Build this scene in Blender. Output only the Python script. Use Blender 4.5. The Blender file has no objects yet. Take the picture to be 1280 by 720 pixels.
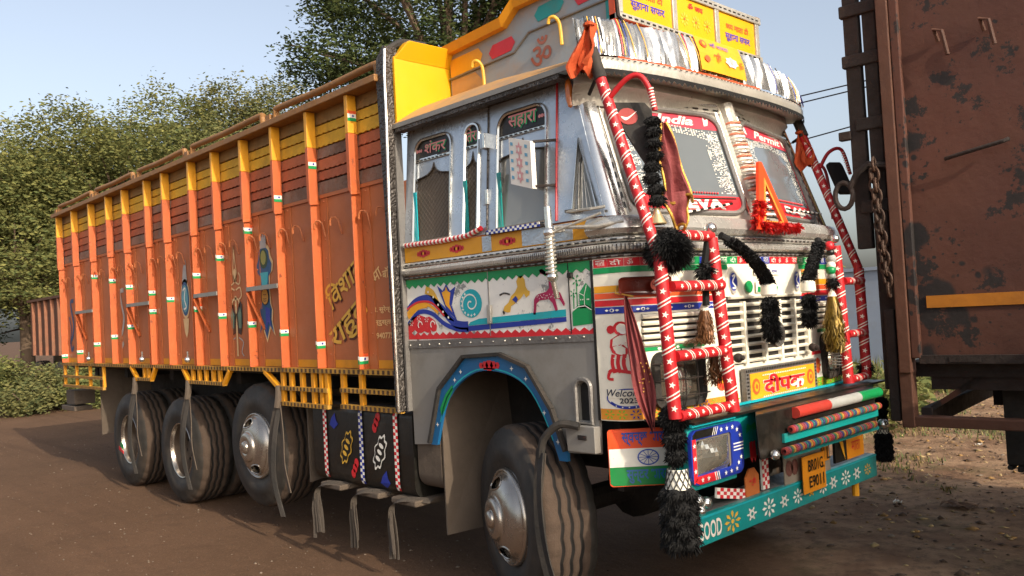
import bpy, bmesh, math, random
import numpy as np
from mathutils import Vector, Matrix
from mathutils.geometry import tessellate_polygon
random.seed(7); rng = np.random.default_rng(7)
scene = bpy.context.scene
col = scene.collection
PI = math.pi
# ---------------------------------------------------------------- camera
# X runs to the front of the painted truck, Y away from the camera across it, Z up; its near side is the plane Y = 0
yaw, pitch, roll = 2.38692812, 0.02896698, -0.05465133
fw = Vector((math.cos(pitch)*math.cos(yaw), math.cos(pitch)*math.sin(yaw), math.sin(pitch)))
rt = fw.cross(Vector((0, 0, 1))).normalized(); up = rt.cross(fw)
r2 = math.cos(roll)*rt + math.sin(roll)*up; u2 = -math.sin(roll)*rt + math.cos(roll)*up
cam = bpy.data.cameras.new("camera"); camo = bpy.data.objects.new("camera", cam); col.objects.link(camo)
m = Matrix((( r2.x, u2.x, -fw.x, 2.8), (r2.y, u2.y, -fw.y, -3.204), (r2.z, u2.z, -fw.z, 1.70), (0, 0, 0, 1)))
camo.matrix_world = m
cam.sensor_width = 36; cam.lens = 1042.0/1280*36; cam.clip_start = 0.05; cam.clip_end = 3000
scene.camera = camo
# ---------------------------------------------------------------- sky and sun
SUN = Vector((6.1, -0.75, 3.25)).normalized()
el = math.asin(SUN.z)
w = bpy.data.worlds.new("World"); scene.world = w; w.use_nodes = True
nt = w.node_tree; bg = nt.nodes["Background"]
sky = nt.nodes.new("ShaderNodeTexSky"); sky.sky_type = 'NISHITA'; sky.sun_disc = False
sky.sun_elevation = el; sky.sun_rotation = math.atan2(SUN.x, SUN.y); sky.dust_density = 4.5; sky.air_density = 1.0; sky.ozone_density = 1.2
hsv = nt.nodes.new('ShaderNodeHueSaturation'); hsv.inputs['Saturation'].default_value = .62; hsv.inputs['Value'].default_value = 1.05; nt.links.new(sky.outputs[0], hsv.inputs['Color']); nt.links.new(hsv.outputs[0], bg.inputs[0]); bg.inputs[1].default_value = 0.15
sl = bpy.data.lights.new("sun", 'SUN'); sl.energy = 2.7; sl.angle = math.radians(0.6); sl.color = (1, .88, .71)
so = bpy.data.objects.new("sun", sl); col.objects.link(so); so.rotation_euler = SUN.to_track_quat('Z', 'Y').to_euler()
scene.view_settings.view_transform = 'Standard'; scene.view_settings.look = 'None'
scene.view_settings.exposure = 0.62; scene.view_settings.gamma = 1

# ---------------------------------------------------------------- materials
def lin(h):
    h = h.lstrip('#'); v = [int(h[i:i+2], 16)/255 for i in (0, 2, 4)]
    return [x/12.92 if x <= .04045 else ((x+.055)/1.055)**2.4 for x in v]
MATS = {}
def mat(name, hx, rough=.5, metal=0., var=.12, dirt=.15, dirtcol='#6b5a48', bump=.1, scale=8., dscale=3., wear=0., wearcol='#777470',
        emb=0., trans=0., spec=.5, coat=0.):
    if name in MATS: return MATS[name]
    m = bpy.data.materials.new(name); m.use_nodes = True; t = m.node_tree; N = t.nodes; L = t.links
    b = N["Principled BSDF"]; c = lin(hx)
    tc = N.new("ShaderNodeTexCoord")
    def noise(s, d=4, r=.6):
        n = N.new("ShaderNodeTexNoise"); n.inputs["Scale"].default_value = s; n.inputs["Detail"].default_value = d
        n.inputs["Roughness"].default_value = r; L.new(tc.outputs["Object"], n.inputs["Vector"]); return n
    def ramp(src, a, bb):
        r = N.new("ShaderNodeMapRange"); r.inputs[1].default_value = a; r.inputs[2].default_value = bb; L.new(src, r.inputs[0]); return r
    def mix(fac, A, B, mode='MIX'):
        x = N.new("ShaderNodeMix"); x.data_type = 'RGBA'; x.blend_type = mode
        if isinstance(fac, float): x.inputs[0].default_value = fac
        else: L.new(fac, x.inputs[0])
        for k, v in ((6, A), (7, B)):
            if isinstance(v, (list, tuple)): x.inputs[k].default_value = (*v[:3], 1)
            else: L.new(v, x.inputs[k])
        return x.outputs[2]
    n1 = noise(scale*.35, 5); r1 = ramp(n1.outputs["Fac"], .3, .7)
    lo = [x*(1-var) for x in c]; hi = [min(1, x*(1+var)) for x in c]
    colr = mix(r1.outputs[0], lo, hi)
    if dirt > 0:
        n2 = noise(dscale, 8, .7); r2 = ramp(n2.outputs["Fac"], .62-.35*dirt, .85-.2*dirt)
        mm = N.new("ShaderNodeMath"); mm.operation = 'MULTIPLY'; mm.inputs[1].default_value = min(1, .25+dirt); L.new(r2.outputs[0], mm.inputs[0])
        colr = mix(mm.outputs[0], colr, lin(dirtcol))
    if wear > 0:
        n3 = noise(scale*1.3, 8, .75); r3 = ramp(n3.outputs["Fac"], .72-.25*wear, .74-.25*wear)
        colr = mix(r3.outputs[0], colr, lin(wearcol))
    L.new(colr, b.inputs["Base Color"])
    b.inputs["Metallic"].default_value = metal
    n4 = noise(scale*1.7, 6, .65); r4 = N.new("ShaderNodeMapRange"); r4.inputs[1].default_value = .25; r4.inputs[2].default_value = .75
    r4.inputs[3].default_value = max(.02, rough-.12); r4.inputs[4].default_value = min(1, rough+.14); L.new(n4.outputs["Fac"], r4.inputs[0]); L.new(r4.outputs[0], b.inputs["Roughness"])
    b.inputs["Specular IOR Level"].default_value = spec
    if coat: b.inputs["Coat Weight"].default_value = coat; b.inputs["Coat Roughness"].default_value = .1
    if trans: b.inputs["Transmission Weight"].default_value = trans
    last = None
    if bump > 0:
        bp = N.new("ShaderNodeBump"); bp.inputs["Strength"].default_value = bump; bp.inputs["Distance"].default_value = .02
        n5 = noise(scale*3, 8, .6); L.new(n5.outputs["Fac"], bp.inputs["Height"]); last = bp
    if emb > 0:      # embossed floral relief of the steel sheets
        v = N.new("ShaderNodeTexVoronoi"); v.inputs["Scale"].default_value = 26; v.feature = 'SMOOTH_F1'; L.new(tc.outputs["Object"], v.inputs["Vector"])
        wv = N.new("ShaderNodeMath"); wv.operation = 'SINE'; ml = N.new("ShaderNodeMath"); ml.operation = 'MULTIPLY'; ml.inputs[1].default_value = 22
        L.new(v.outputs["Distance"], ml.inputs[0]); L.new(ml.outputs[0], wv.inputs[0])
        b2 = N.new("ShaderNodeBump"); b2.inputs["Strength"].default_value = emb; b2.inputs["Distance"].default_value = .006
        L.new(wv.outputs[0], b2.inputs["Height"])
        if last: L.new(last.outputs[0], b2.inputs["Normal"])
        last = b2
    if last: L.new(last.outputs[0], b.inputs["Normal"])
    MATS[name] = m; return m
W_ = mat('white_paint', '#e6e2d6', .4, dirt=.12, wear=.0, bump=.05)
WW = mat('worn_white_paint', '#e4e0d6', .45, dirt=.15, wear=.62, wearcol='#8b8a86', bump=.06, scale=5)
FWH = mat('fascia_white', '#e9e2cf', .32, dirt=.15, dirtcol='#8d7a5e', bump=.04, coat=.3)
RED = mat('red_paint', '#c8232b', .4, dirt=.08, bump=.05); GRN = mat('green_paint', '#0f8a4b', .4, dirt=.08, bump=.05)
YEL = mat('yellow_paint', '#e09c1e', .45, dirt=.1, bump=.05); ORG = mat('orange_paint', '#e0582a', .45, dirt=.1, bump=.05)
BLU = mat('blue_paint', '#1d3290', .4, dirt=.08, bump=.05); TEAL = mat('teal_paint', '#0d8a86', .4, dirt=.2, bump=.08, coat=.2)
CYN = mat('cyan_paint', '#16a2ac', .4, dirt=.05, bump=.05); BLK = mat('black_paint', '#15130f', .4, dirt=.3, dirtcol='#4a4036', bump=.1)
BLUB = mat('arch_blue_paint', '#1a5f8f', .45, dirt=.3, dirtcol='#3d5560', bump=.08)
MAG = mat('magenta_paint', '#a3154c', .5, dirt=.02, bump=0); LGRN = mat('lime_paint', '#6fae2c', .5, dirt=.1, bump=0); GOLDP = mat('mustard_paint', '#d9a93a', .5, dirt=.1, bump=0)
POST = mat('post_orange', '#b85a2a', .55, dirt=.3, dirtcol='#8a4a2c', bump=.2, scale=9, var=.14, wear=.42, wearcol='#7c3e24')
POSTY = mat('post_yellow', '#dc9a1e', .5, dirt=.2, dirtcol='#94652a', bump=.12, scale=12)
PANEL = mat('brown_panel', '#b2663a', .55, dirt=.25, dirtcol='#8a4e2e', bump=.1, scale=4, var=.12)
PANELY = mat('panel_yellow_band', '#d78f12', .55, dirt=.3, dirtcol='#8a5c20', bump=.1)
PLB = mat('plank_brown', '#a3583a', .75, dirt=.35, dirtcol='#54382b', bump=.5, scale=10, wear=.25, wearcol='#6a4a3a')
PLR = mat('plank_red', '#b0603c', .75, dirt=.3, dirtcol='#6a3a2a', bump=.5, scale=10)
PLY = mat('plank_yellow', '#d8a52c', .75, dirt=.35, dirtcol='#6b4a20', bump=.5, scale=10)
PLG = mat('plank_weathered', '#7f5c48', .85, dirt=.5, dirtcol='#8b8078', bump=.7, scale=9, var=.3)
PLT = mat('plank_top_shaded', '#94703e', .8, dirt=.4, dirtcol='#4a3420', bump=.5, scale=9)  # yellow-brown top course, shade under the top rail put into its colour
RAIL = mat('rail_ochre', '#8f6434', .6, dirt=.45, dirtcol='#6d4d2e', bump=.3, scale=9)
RAILY = mat('rail_yellow', '#b98a35', .6, dirt=.45, dirtcol='#6b4a20', bump=.25, scale=9); RAILD = mat('rail_dark', '#4d3316', .6, dirt=.3, bump=.2)
STEEL = mat('embossed_steel', '#bcc4cc', .30, metal=.55, dirt=.25, dirtcol='#7d7a76', bump=.05, scale=4, emb=.06)
STEELD = mat('dull_steel', '#7d7974', .45, metal=.35, dirt=.45, dirtcol='#57504a', bump=.08, scale=5, emb=.08)
STEELG = mat('grey_sheet', '#8f8b84', .5, metal=.35, dirt=.35, dirtcol='#6f6659', bump=.08, scale=3)
DARKST = mat('dark_strip', '#4f4a46', .5, metal=.6, dirt=.4, dirtcol='#8a8076', bump=.4, scale=14, emb=.6)
CHROME = mat('chrome', '#d9d6cf', .16, metal=.92, dirt=.2, dirtcol='#8a8378', bump=.05, scale=6)
CHROMED = mat('frame_steel', '#b8b2a6', .36, metal=.4, dirt=.3, dirtcol='#84796a', bump=.06, scale=10, emb=.1)
RUB = mat('rubber', '#26231f', .8, dirt=.5, dirtcol='#4b4138', bump=.25, scale=10); TYRE = mat('tyre', '#2a2723', .7, dirt=.45, dirtcol='#4d4034', bump=.15, scale=6)
TREAD = mat('tread', '#46382d', .92, dirt=.2, dirtcol='#5d4938', bump=.3, scale=30)
HUB = mat('hub_chrome', '#aaa298', .22, metal=.85, dirt=.3, dirtcol='#6d5f50', bump=.05, scale=8)
UNDER = mat('underbody', '#1d1a17', .8, dirt=.4, dirtcol='#3a3129', bump=.2); MUD = mat('mud_flap', '#574b3f', .85, dirt=.5, dirtcol='#4a3f34', bump=.3, scale=6)
BODY = mat('yellow_bulkhead', '#dca00c', .4, dirt=.1, dirtcol='#b58a20', bump=.05, scale=2)
GREYP = mat('crown_grey', '#8a949a', .5, dirt=.5, dirtcol='#a3805a', bump=.1, scale=4); ROOFS = mat('roof_sheet', '#b98a50', .55, dirt=.5, dirtcol='#7d7a74', bump=.15, scale=3, dscale=4)
GUARD = mat('guard_red', '#b0161c', .5, dirt=.28, dirtcol='#7c3a34', bump=.12, scale=14); STARW = mat('tape_white', '#e8dfd0', .45, dirt=.12, bump=0)
YARN = mat('black_yarn', '#0d0c0b', .95, dirt=.1, dirtcol='#2a2520', bump=0); VEIL = mat('red_veil', '#7a3434', .8, dirt=.4, dirtcol='#8a5a50', bump=.4, scale=14)
GOLD = mat('gold_trim', '#b58a3a', .4, metal=.6, dirt=.2, bump=.3, scale=30); CLOTHO = mat('orange_cloth', '#b4481c', .85, dirt=.4, dirtcol='#5e2a18', bump=.3)
TINS = mat('gold_tinsel', '#6b5418', .4, metal=.5, dirt=.2, bump=0, var=.5, scale=60); TINB = mat('brown_tinsel', '#6b4526', .5, metal=.3, dirt=.2, bump=0, var=.5, scale=60)
SILVM = mat('moulding_silver', '#cbc8c0', .24, metal=.6, dirt=.25, dirtcol='#84796a', bump=.05, scale=10); FOIL = mat('foil', '#b4b3b0', .24, metal=.75, dirt=.1, bump=.05, scale=20)
WOOL = mat('strap_rag', '#443c34', .9, dirt=.5, dirtcol='#3a332b', bump=.4, scale=16)
AMB = mat('amber_lens', '#e07c34', .2, dirt=.1, bump=0, coat=.5); REDL = mat('red_lens', '#5a2016', .2, dirt=.3, bump=.1, coat=.5)
LENS = mat('lamp_glass', '#c4bfb0', .08, metal=.85, dirt=.15, bump=.02, scale=3)
TRIO = mat('triangle_orange', '#e8471e', .4, dirt=.05, bump=.05); TINR = mat('red_tinsel', '#c4201c', .5, dirt=.1, bump=0, var=.4, scale=60)
FLO = mat('flag_orange', '#e24b1c', .4, dirt=.15, dirtcol='#a34a30', bump=.05); FLG = mat('flag_green', '#0f7a3a', .4, dirt=.15, dirtcol='#2f4a30', bump=.05)
RUST = mat('rusty_steel', '#4c291c', .7, dirt=.5, dirtcol='#51301f', bump=.35, scale=2.2, wear=.66, wearcol='#1d1613', var=.25, dscale=1.6)
RUSTO = mat('rusty_orange', '#4a2c1d', .7, dirt=.6, dirtcol='#5d3a28', bump=.3, scale=4); RUSTY = mat('rusty_stripe', '#a8680f', .6, dirt=.3, dirtcol='#6b4420', bump=.2, wear=.4, wearcol='#40291c', scale=3)
RDARK = mat('dark_iron', '#241a15', .8, dirt=.4, dirtcol='#3d2a20', bump=.4, scale=8); CHAIN = mat('chain_iron', '#3a2a20', .6, metal=.4, dirt=.5, dirtcol='#5d3a22', bump=.3, scale=20)
WIN = mat('side_glass', '#8b8a84', .1, metal=.2, dirt=.35, dirtcol='#8f887a', bump=.02, scale=3, dscale=1.5, spec=.8)
WS = mat('windscreen_glass', '#747b7f', .06, metal=.3, dirt=.25, dirtcol='#8b8b88', bump=.01, scale=2, dscale=1.0, spec=.9)
MESHG = mat('mesh_behind_glass', '#75695b', .6, dirt=.3, bump=.1)

def spots(m, scale=9., hx='#1a1412', thr=.18):      # round scabs and pits of rust
    t = m.node_tree; N = t.nodes; L = t.links; b = N["Principled BSDF"]; src = b.inputs["Base Color"].links[0].from_socket; tc = N.new("ShaderNodeTexCoord")
    n = N.new("ShaderNodeTexNoise"); n.inputs["Scale"].default_value = 14; L.new(tc.outputs["Object"], n.inputs["Vector"]); mm = N.new("ShaderNodeMix"); mm.data_type = 'RGBA'; mm.inputs[0].default_value = .03; L.new(tc.outputs["Object"], mm.inputs[6]); L.new(n.outputs["Color"], mm.inputs[7])
    for sc, th in ((scale, thr), (scale*.42, thr*1.1), (scale*2.3, thr*.9)):
        v = N.new("ShaderNodeTexVoronoi"); v.inputs["Scale"].default_value = sc; v.inputs["Randomness"].default_value = 1; L.new(mm.outputs[2], v.inputs["Vector"])
        big = N.new("ShaderNodeTexNoise"); big.inputs["Scale"].default_value = 1.4; big.inputs["Detail"].default_value = 4; L.new(tc.outputs["Object"], big.inputs["Vector"])
        th_ = N.new("ShaderNodeMapRange"); th_.inputs[1].default_value = .38; th_.inputs[2].default_value = .68; th_.inputs[3].default_value = .02; th_.inputs[4].default_value = th*2.2; L.new(big.outputs["Fac"], th_.inputs[0])
        c = N.new("ShaderNodeMath"); c.operation = 'SUBTRACT'; L.new(th_.outputs[0], c.inputs[0]); L.new(v.outputs["Distance"], c.inputs[1]); r = N.new("ShaderNodeMapRange"); r.inputs[1].default_value = -.03; r.inputs[2].default_value = .05; L.new(c.outputs[0], r.inputs[0])
        x = N.new("ShaderNodeMix"); x.data_type = 'RGBA'; L.new(r.outputs[0], x.inputs[0]); L.new(src, x.inputs[6]); x.inputs[7].default_value = (*lin(hx), 1); src = x.outputs[2]
    L.new(src, b.inputs["Base Color"])
spots(RUST)
# ---------------------------------------------------------------- mesh helpers
ORIG = {}
class MB:
    def __init__(s): s.v = []; s.f = []; s.m = []; s.mats = []
    def mi(s, m):
        if m not in s.mats: s.mats.append(m)
        return s.mats.index(m)
    def add(s, vs, fs, m):
        b = len(s.v); s.v += [tuple(x) for x in vs]; k = s.mi(m)
        for f in fs: s.f.append([i+b for i in f]); s.m.append(k)
    def box(s, x0, x1, y0, y1, z0, z1, m):
        s.add([(x, y, z) for z in (z0, z1) for y in (y0, y1) for x in (x0, x1)], [(0, 2, 3, 1), (4, 5, 7, 6), (0, 1, 5, 4), (2, 6, 7, 3), (0, 4, 6, 2), (1, 3, 7, 5)], m)
    def hexa(s, p, m): s.add(p, [(0, 2, 3, 1), (4, 5, 7, 6), (0, 1, 5, 4), (2, 6, 7, 3), (0, 4, 6, 2), (1, 3, 7, 5)], m)
    def bar(s, a, b, wd, ht, m, upv=(0, 0, 1)):
        a = Vector(a); b = Vector(b); d = (b-a).normalized(); U = Vector(upv); sd = d.cross(U).normalized()*wd/2; U = sd.cross(d).normalized()*ht/2
        s.hexa([a-sd-U, b-sd-U, a+sd-U, b+sd-U, a-sd+U, b-sd+U, a+sd+U, b+sd+U], m)
    def tube(s, pts, r, m, n=10, closed=False, cap=True, rs=None):
        P = [Vector(p) for p in pts]; N = len(P); ref = None; rings = []
        for i, p in enumerate(P):
            if closed: d = P[(i+1) % N]-P[i-1]
            else: d = P[min(i+1, N-1)]-P[max(i-1, 0)]
            d.normalize()
            if ref is None:
                ref = Vector((0, 0, 1)) if abs(d.z) < .9 else Vector((1, 0, 0))
            e1 = (ref-d*ref.dot(d)).normalized(); ref = e1; e2 = d.cross(e1)
            rr = rs[i] if rs else r
            rings.append([p+(e1*math.cos(2*PI*k/n)+e2*math.sin(2*PI*k/n))*rr for k in range(n)])
        vs = [q for R in rings for q in R]; fs = []
        for i in range(N if closed else N-1):
            j = (i+1) % N
            for k in range(n): fs.append((i*n+k, i*n+(k+1) % n, j*n+(k+1) % n, j*n+k))
        if cap and not closed: fs += [tuple(range(n))[::-1], tuple((N-1)*n+k for k in range(n))]
        s.add(vs, fs, m)
    def lathe(s, prof, c, ax, m, n=32, mfun=None):   # prof: (distance along axis, radius)
        c = Vector(c); ax = Vector(ax).normalized(); e1 = (Vector((0, 0, 1)) if abs(ax.z) < .9 else Vector((1, 0, 0))); e1 = (e1-ax*e1.dot(ax)).normalized(); e2 = ax.cross(e1)
        vs = [c+ax*a+(e1*math.cos(2*PI*k/n)+e2*math.sin(2*PI*k/n))*r for a, r in prof for k in range(n)]
        for i in range(len(prof)-1):
            s.add(vs[i*n:(i+2)*n], [(k, (k+1) % n, n+(k+1) % n, n+k) for k in range(n)], mfun(i) if mfun else m)
    def ball(s, c, r, m, n=14, sz=1.):
        s.lathe([(-r*math.cos(PI*i/8)*sz, max(1e-4, r*math.sin(PI*i/8))) for i in range(9)], c, (0, 0, 1), m, n)
    def grid(s, S, us, vs, m):
        nu, nv = len(us), len(vs)
        s.add([S(u, v) for v in vs for u in us], [(j*nu+i, j*nu+i+1, (j+1)*nu+i+1, (j+1)*nu+i) for j in range(nv-1) for i in range(nu-1)], m)
    def flat(s, S, poly, m, holes=()):      # filled 2D outline laid on the surface S(u, v)
        loops = [[Vector((p[0], p[1], 0)) for p in L] for L in (poly, *holes)]
        allp = [p for L in loops for p in L]; tr = tessellate_polygon(loops)
        fs = []
        for t in tr:
            a, b, c = (allp[i] for i in t); cr = (b-a).cross(c-a).z
            if abs(cr) > 1e-12: fs.append(t if cr > 0 else t[::-1])
        s.add([S(p.x, p.y) for p in allp], fs, m)
    def plate(s, S, poly, d, m, holes=()):   # outline with thickness: S(u, v, off); front at off = 0, back at off = -d
        s.flat(lambda u, v: S(u, v, 0), poly, m, holes); k = len(s.f)
        s.flat(lambda u, v: S(u, v, -d), poly, m, holes)
        for i in range(k, len(s.f)): s.f[i] = s.f[i][::-1]
        for L in (poly, *holes):
            n = len(L); s.add([S(*p, 0) for p in L]+[S(*p, -d) for p in L], [(i, (i+1) % n, n+(i+1) % n, n+i) for i in range(n)], m)
    def raw(s, S, vf, m):
        vs, fs = vf; s.add([S(x, y) for x, y in vs], fs, m)
    def build(s, name, parent=None, smooth=False, bevel=0., local=False, kind=None):
        me = bpy.data.meshes.new(name); o = Vector((0, 0, 0)) if local or parent is None else ORIG.get(parent.name, Vector((0, 0, 0)))
        me.from_pydata([(x-o.x, y-o.y, z-o.z) for x, y, z in s.v], [], s.f); me.polygons.foreach_set('material_index', s.m)
        for mm in s.mats: me.materials.append(mm)
        if smooth:
            me.polygons.foreach_set('use_smooth', [True]*len(s.f)); me.update()
            try: me.set_sharp_from_angle(angle=math.radians(38))
            except Exception: pass
        ob = bpy.data.objects.new(name, me); col.objects.link(ob)
        if parent is not None:
            ob.parent = parent; ORIG[ob.name] = o
        if bevel:
            bv = ob.modifiers.new('bevel', 'BEVEL'); bv.width = bevel; bv.segments = 2; bv.limit_method = 'ANGLE'; bv.angle_limit = math.radians(40); bv.harden_normals = False
        if kind: ob['kind'] = kind
        return ob
def empty(name, loc, parent=None):
    o = bpy.data.objects.new(name, None); o.location = loc; col.objects.link(o); o.empty_display_size = .2
    ORIG[o.name] = Vector(loc)
    if parent is not None: o.parent = parent; o.location = Vector(loc)-ORIG[parent.name]
    return o
def tag(o, label, cat, group=None):
    o['label'] = label; o['category'] = cat
    if group: o['group'] = group
    return o
def top(mb, name, label, cat, group=None, **k):      # a thing that is one mesh; its origin goes to its base
    xs = np.array(mb.v); c = Vector((xs[:, 0].mean(), xs[:, 1].mean(), xs[:, 2].min()))
    mb.v = [tuple(Vector(p)-c) for p in mb.v]; o = mb.build(name, **k); o.location = c; return tag(o, label, cat, group)
def lerp(a, b, t): return a+(b-a)*t
def plane(o, eu, ev):
    o = Vector(o); eu = Vector(eu); ev = Vector(ev); n = eu.cross(ev).normalized()
    return lambda u, v, off=0.: o+eu*u+ev*v+n*off
def off(S, d): return lambda u, v, o=0.: S(u, v, d+o)
def rrect(x0, x1, y0, y1, r, n=6, only=None):
    pts = []
    for (cx, cy, a0, k) in ((x1-r, y0+r, -90, 'br'), (x1-r, y1-r, 0, 'tr'), (x0+r, y1-r, 90, 'tl'), (x0+r, y0+r, 180, 'bl')):
        if only and k not in only: pts.append({'br': (x1, y0), 'tr': (x1, y1), 'tl': (x0, y1), 'bl': (x0, y0)}[k]); continue
        for i in range(n+1):
            a = math.radians(a0+90*i/n); pts.append((cx+r*math.cos(a), cy+r*math.sin(a)))
    return pts
def circ(cx, cy, r, n=16, ry=None): return [(cx+r*math.cos(2*PI*i/n), cy+(ry or r)*math.sin(2*PI*i/n)) for i in range(n)]
def star(cx, cy, r, k=5, q=.4, rot=PI/2): return [(cx+(r if i % 2 == 0 else r*q)*math.cos(rot+PI*i/k), cy+(r if i % 2 == 0 else r*q)*math.sin(rot+PI*i/k)) for i in range(2*k)]
def stroke(pts, w):          # a brush stroke as one outline; w is a number or a list
    n = len(pts); L = []; R = []
    for i, (x, y) in enumerate(pts):
        a = pts[max(i-1, 0)]; b = pts[min(i+1, n-1)]; dx, dy = b[0]-a[0], b[1]-a[1]; q = math.hypot(dx, dy) or 1; ww = (w[i] if isinstance(w, list) else w)/2
        L.append((x-dy/q*ww, y+dx/q*ww)); R.append((x+dy/q*ww, y-dx/q*ww))
    return L, R
def addstroke(mb, S, pts, w, m):
    L, R = stroke(pts, w); n = len(L); mb.add([S(*p) for p in L]+[S(*p) for p in R], [(n+i, n+i+1, i+1, i) for i in range(n-1)], m)
def spline(P, n=6):
    out = []
    for i in range(len(P)-1):
        p0 = P[max(i-1, 0)]; p1 = P[i]; p2 = P[i+1]; p3 = P[min(i+2, len(P)-1)]
        for k in range(n):
            t = k/n; out.append(tuple(.5*((2*b)+(c-a)*t+(2*a-5*b+4*c-d)*t*t+(-a+3*b-3*c+d)*t**3) for a, b, c, d in zip(p0, p1, p2, p3)))
    out.append(tuple(P[-1])); return out
TXT = {}
def text(s, h, bold=0., shear=0., w=None, spacing=1.):
    """flat glyph mesh of the words, cap height about h, left at 0, baseline 0; w forces the width"""
    key = (s, bold, shear, spacing)
    if key not in TXT:
        cu = bpy.data.curves.new('lettering', 'FONT'); cu.body = s; cu.size = 1; cu.offset = bold; cu.shear = shear; cu.resolution_u = 3; cu.space_character = spacing
        ob = bpy.data.objects.new('lettering', cu); col.objects.link(ob); dg = bpy.context.evaluated_depsgraph_get(); dg.update()
        me = ob.evaluated_get(dg).to_mesh(); vs = [(v.co.x, v.co.y) for v in me.vertices]; fs = [tuple(p.vertices) for p in me.polygons]
        ob.evaluated_get(dg).to_mesh_clear(); bpy.data.objects.remove(ob); bpy.data.curves.remove(cu); TXT[key] = (vs, fs)
    vs, fs = TXT[key]
    if not vs: return [], []
    x0 = min(v[0] for v in vs); x1 = max(v[0] for v in vs); y0 = min(v[1] for v in vs); y1 = max(v[1] for v in vs)
    k = h/(y1-y0); kx = (w/(x1-x0)) if w else k
    return [((x-x0)*kx, (y-y0)*k) for x, y in vs], fs
def place(vf, x, y, rot=0., sx=1., sy=1.):
    c, s = math.cos(rot), math.sin(rot); return [(x+(a*sx)*c-(b*sy)*s, y+(a*sx)*s+(b*sy)*c) for a, b in vf[0]], vf[1]
def flower(mb, S, x, y, r, m, k=8, m2=None, sy=1.):
    for i in range(k):
        a = 2*PI*i/k; mb.flat(S, [(x+r*(.3*math.cos(a)), y+sy*r*.3*math.sin(a)), (x+r*.75*math.cos(a-.22), y+sy*r*.75*math.sin(a-.22)), (x+r*math.cos(a), y+sy*r*math.sin(a)), (x+r*.75*math.cos(a+.22), y+sy*r*.75*math.sin(a+.22))], m)
    mb.flat(S, circ(x, y, r*.2, 8, r*.2*sy), m2 or m)
# ================================================================ the painted truck
T = empty('painted_truck', (-4.5, 1.15, 0))
tag(T, 'brightly painted orange and brown goods truck with decorated steel cab, parked facing right', 'truck')
SP = plane((0, 0, 0), (1, 0, 0), (0, 0, 1))       # the near side: u = X, v = Z, off towards the camera
def sp(d): return off(SP, d)
XR, XF, ZF, ZP, ZT = -9.16, -1.68, 1.365, 2.635, 3.25
KX = .972
posts = [2.8+(x-2.8)*KX for x in (-9.42, -8.75, -8.06, -7.42, -6.87, -6.19, -5.7, -5.03, -4.5, -3.92, -3.36, -2.8, -2.23)]
# --- brown steel side panels, one per bay, with a lip and a yellow foot band
edges = [XR]+[p+.02 for p in posts[1:]]+[XF]
for i in range(len(edges)-1):
    a, b = edges[i]+.002, edges[i+1]-.002
    P = MB(); P.box(a, b, 0, .012, ZF, ZP, PANEL)
    P.box(a, b, -.014, -.0005, ZP-.022, ZP+.004, PANEL)
    P.box(a+.09, a+.10, -.008, -.0005, ZF, ZP-.024, PANEL)
    P.box(a+.0, a+.088, -.006, -.0005, ZF, ZP-.024, PANEL)
    for k in range(9): P.ball((a+.055, -.006, ZF+.1+k*.14), .007, PANEL, 6)
    P.flat(sp(.004), [(a+.11, ZF+.004), (b-.004, ZF+.004), (b-.004, ZF+.06), (a+.11, ZF+.06)], PANELY)
    P.build('side_panel', T)
# --- planks above: seven courses, split at the posts
zb = [2.642, 2.738, 2.815, 2.904, 2.987, 3.08, 3.156, 3.256]
pm = [PLG, PLB, PLR, PLR, PLY, PLY, PLT]
for r in range(7):
    for i in range(len(edges)-1):
        a, b = edges[i]+.001, edges[i+1]-.001; z0, z1 = zb[r], zb[r+1]-.005; j = random.uniform(-.003, .003); jz = random.uniform(-.003, .003)
        P = MB(); n = max(6, int((b-a)/.034)); jag = .008 if r not in (0,) else 0
        lowv = [(a+(b-a)*k/n, z0+jz+(jag if k % 2 else 0)) for k in range(n+1)]
        S0 = lambda u, v, o=0., z0=z0, z1=z1, j=j: Vector((u, j-.012+(v-z0)/(z1-z0)*.007-o, v))
        P.plate(S0, lowv+[(b, z1), (a, z1)], .022, pm[r] if random.random() > .05 or r > 3 else PLG)
        P.build('plank', T)
P = MB(); P.box(XR, XF, .03, .05, ZP, 3.25, UNDER); P.build('plank_backing', T)
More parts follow.
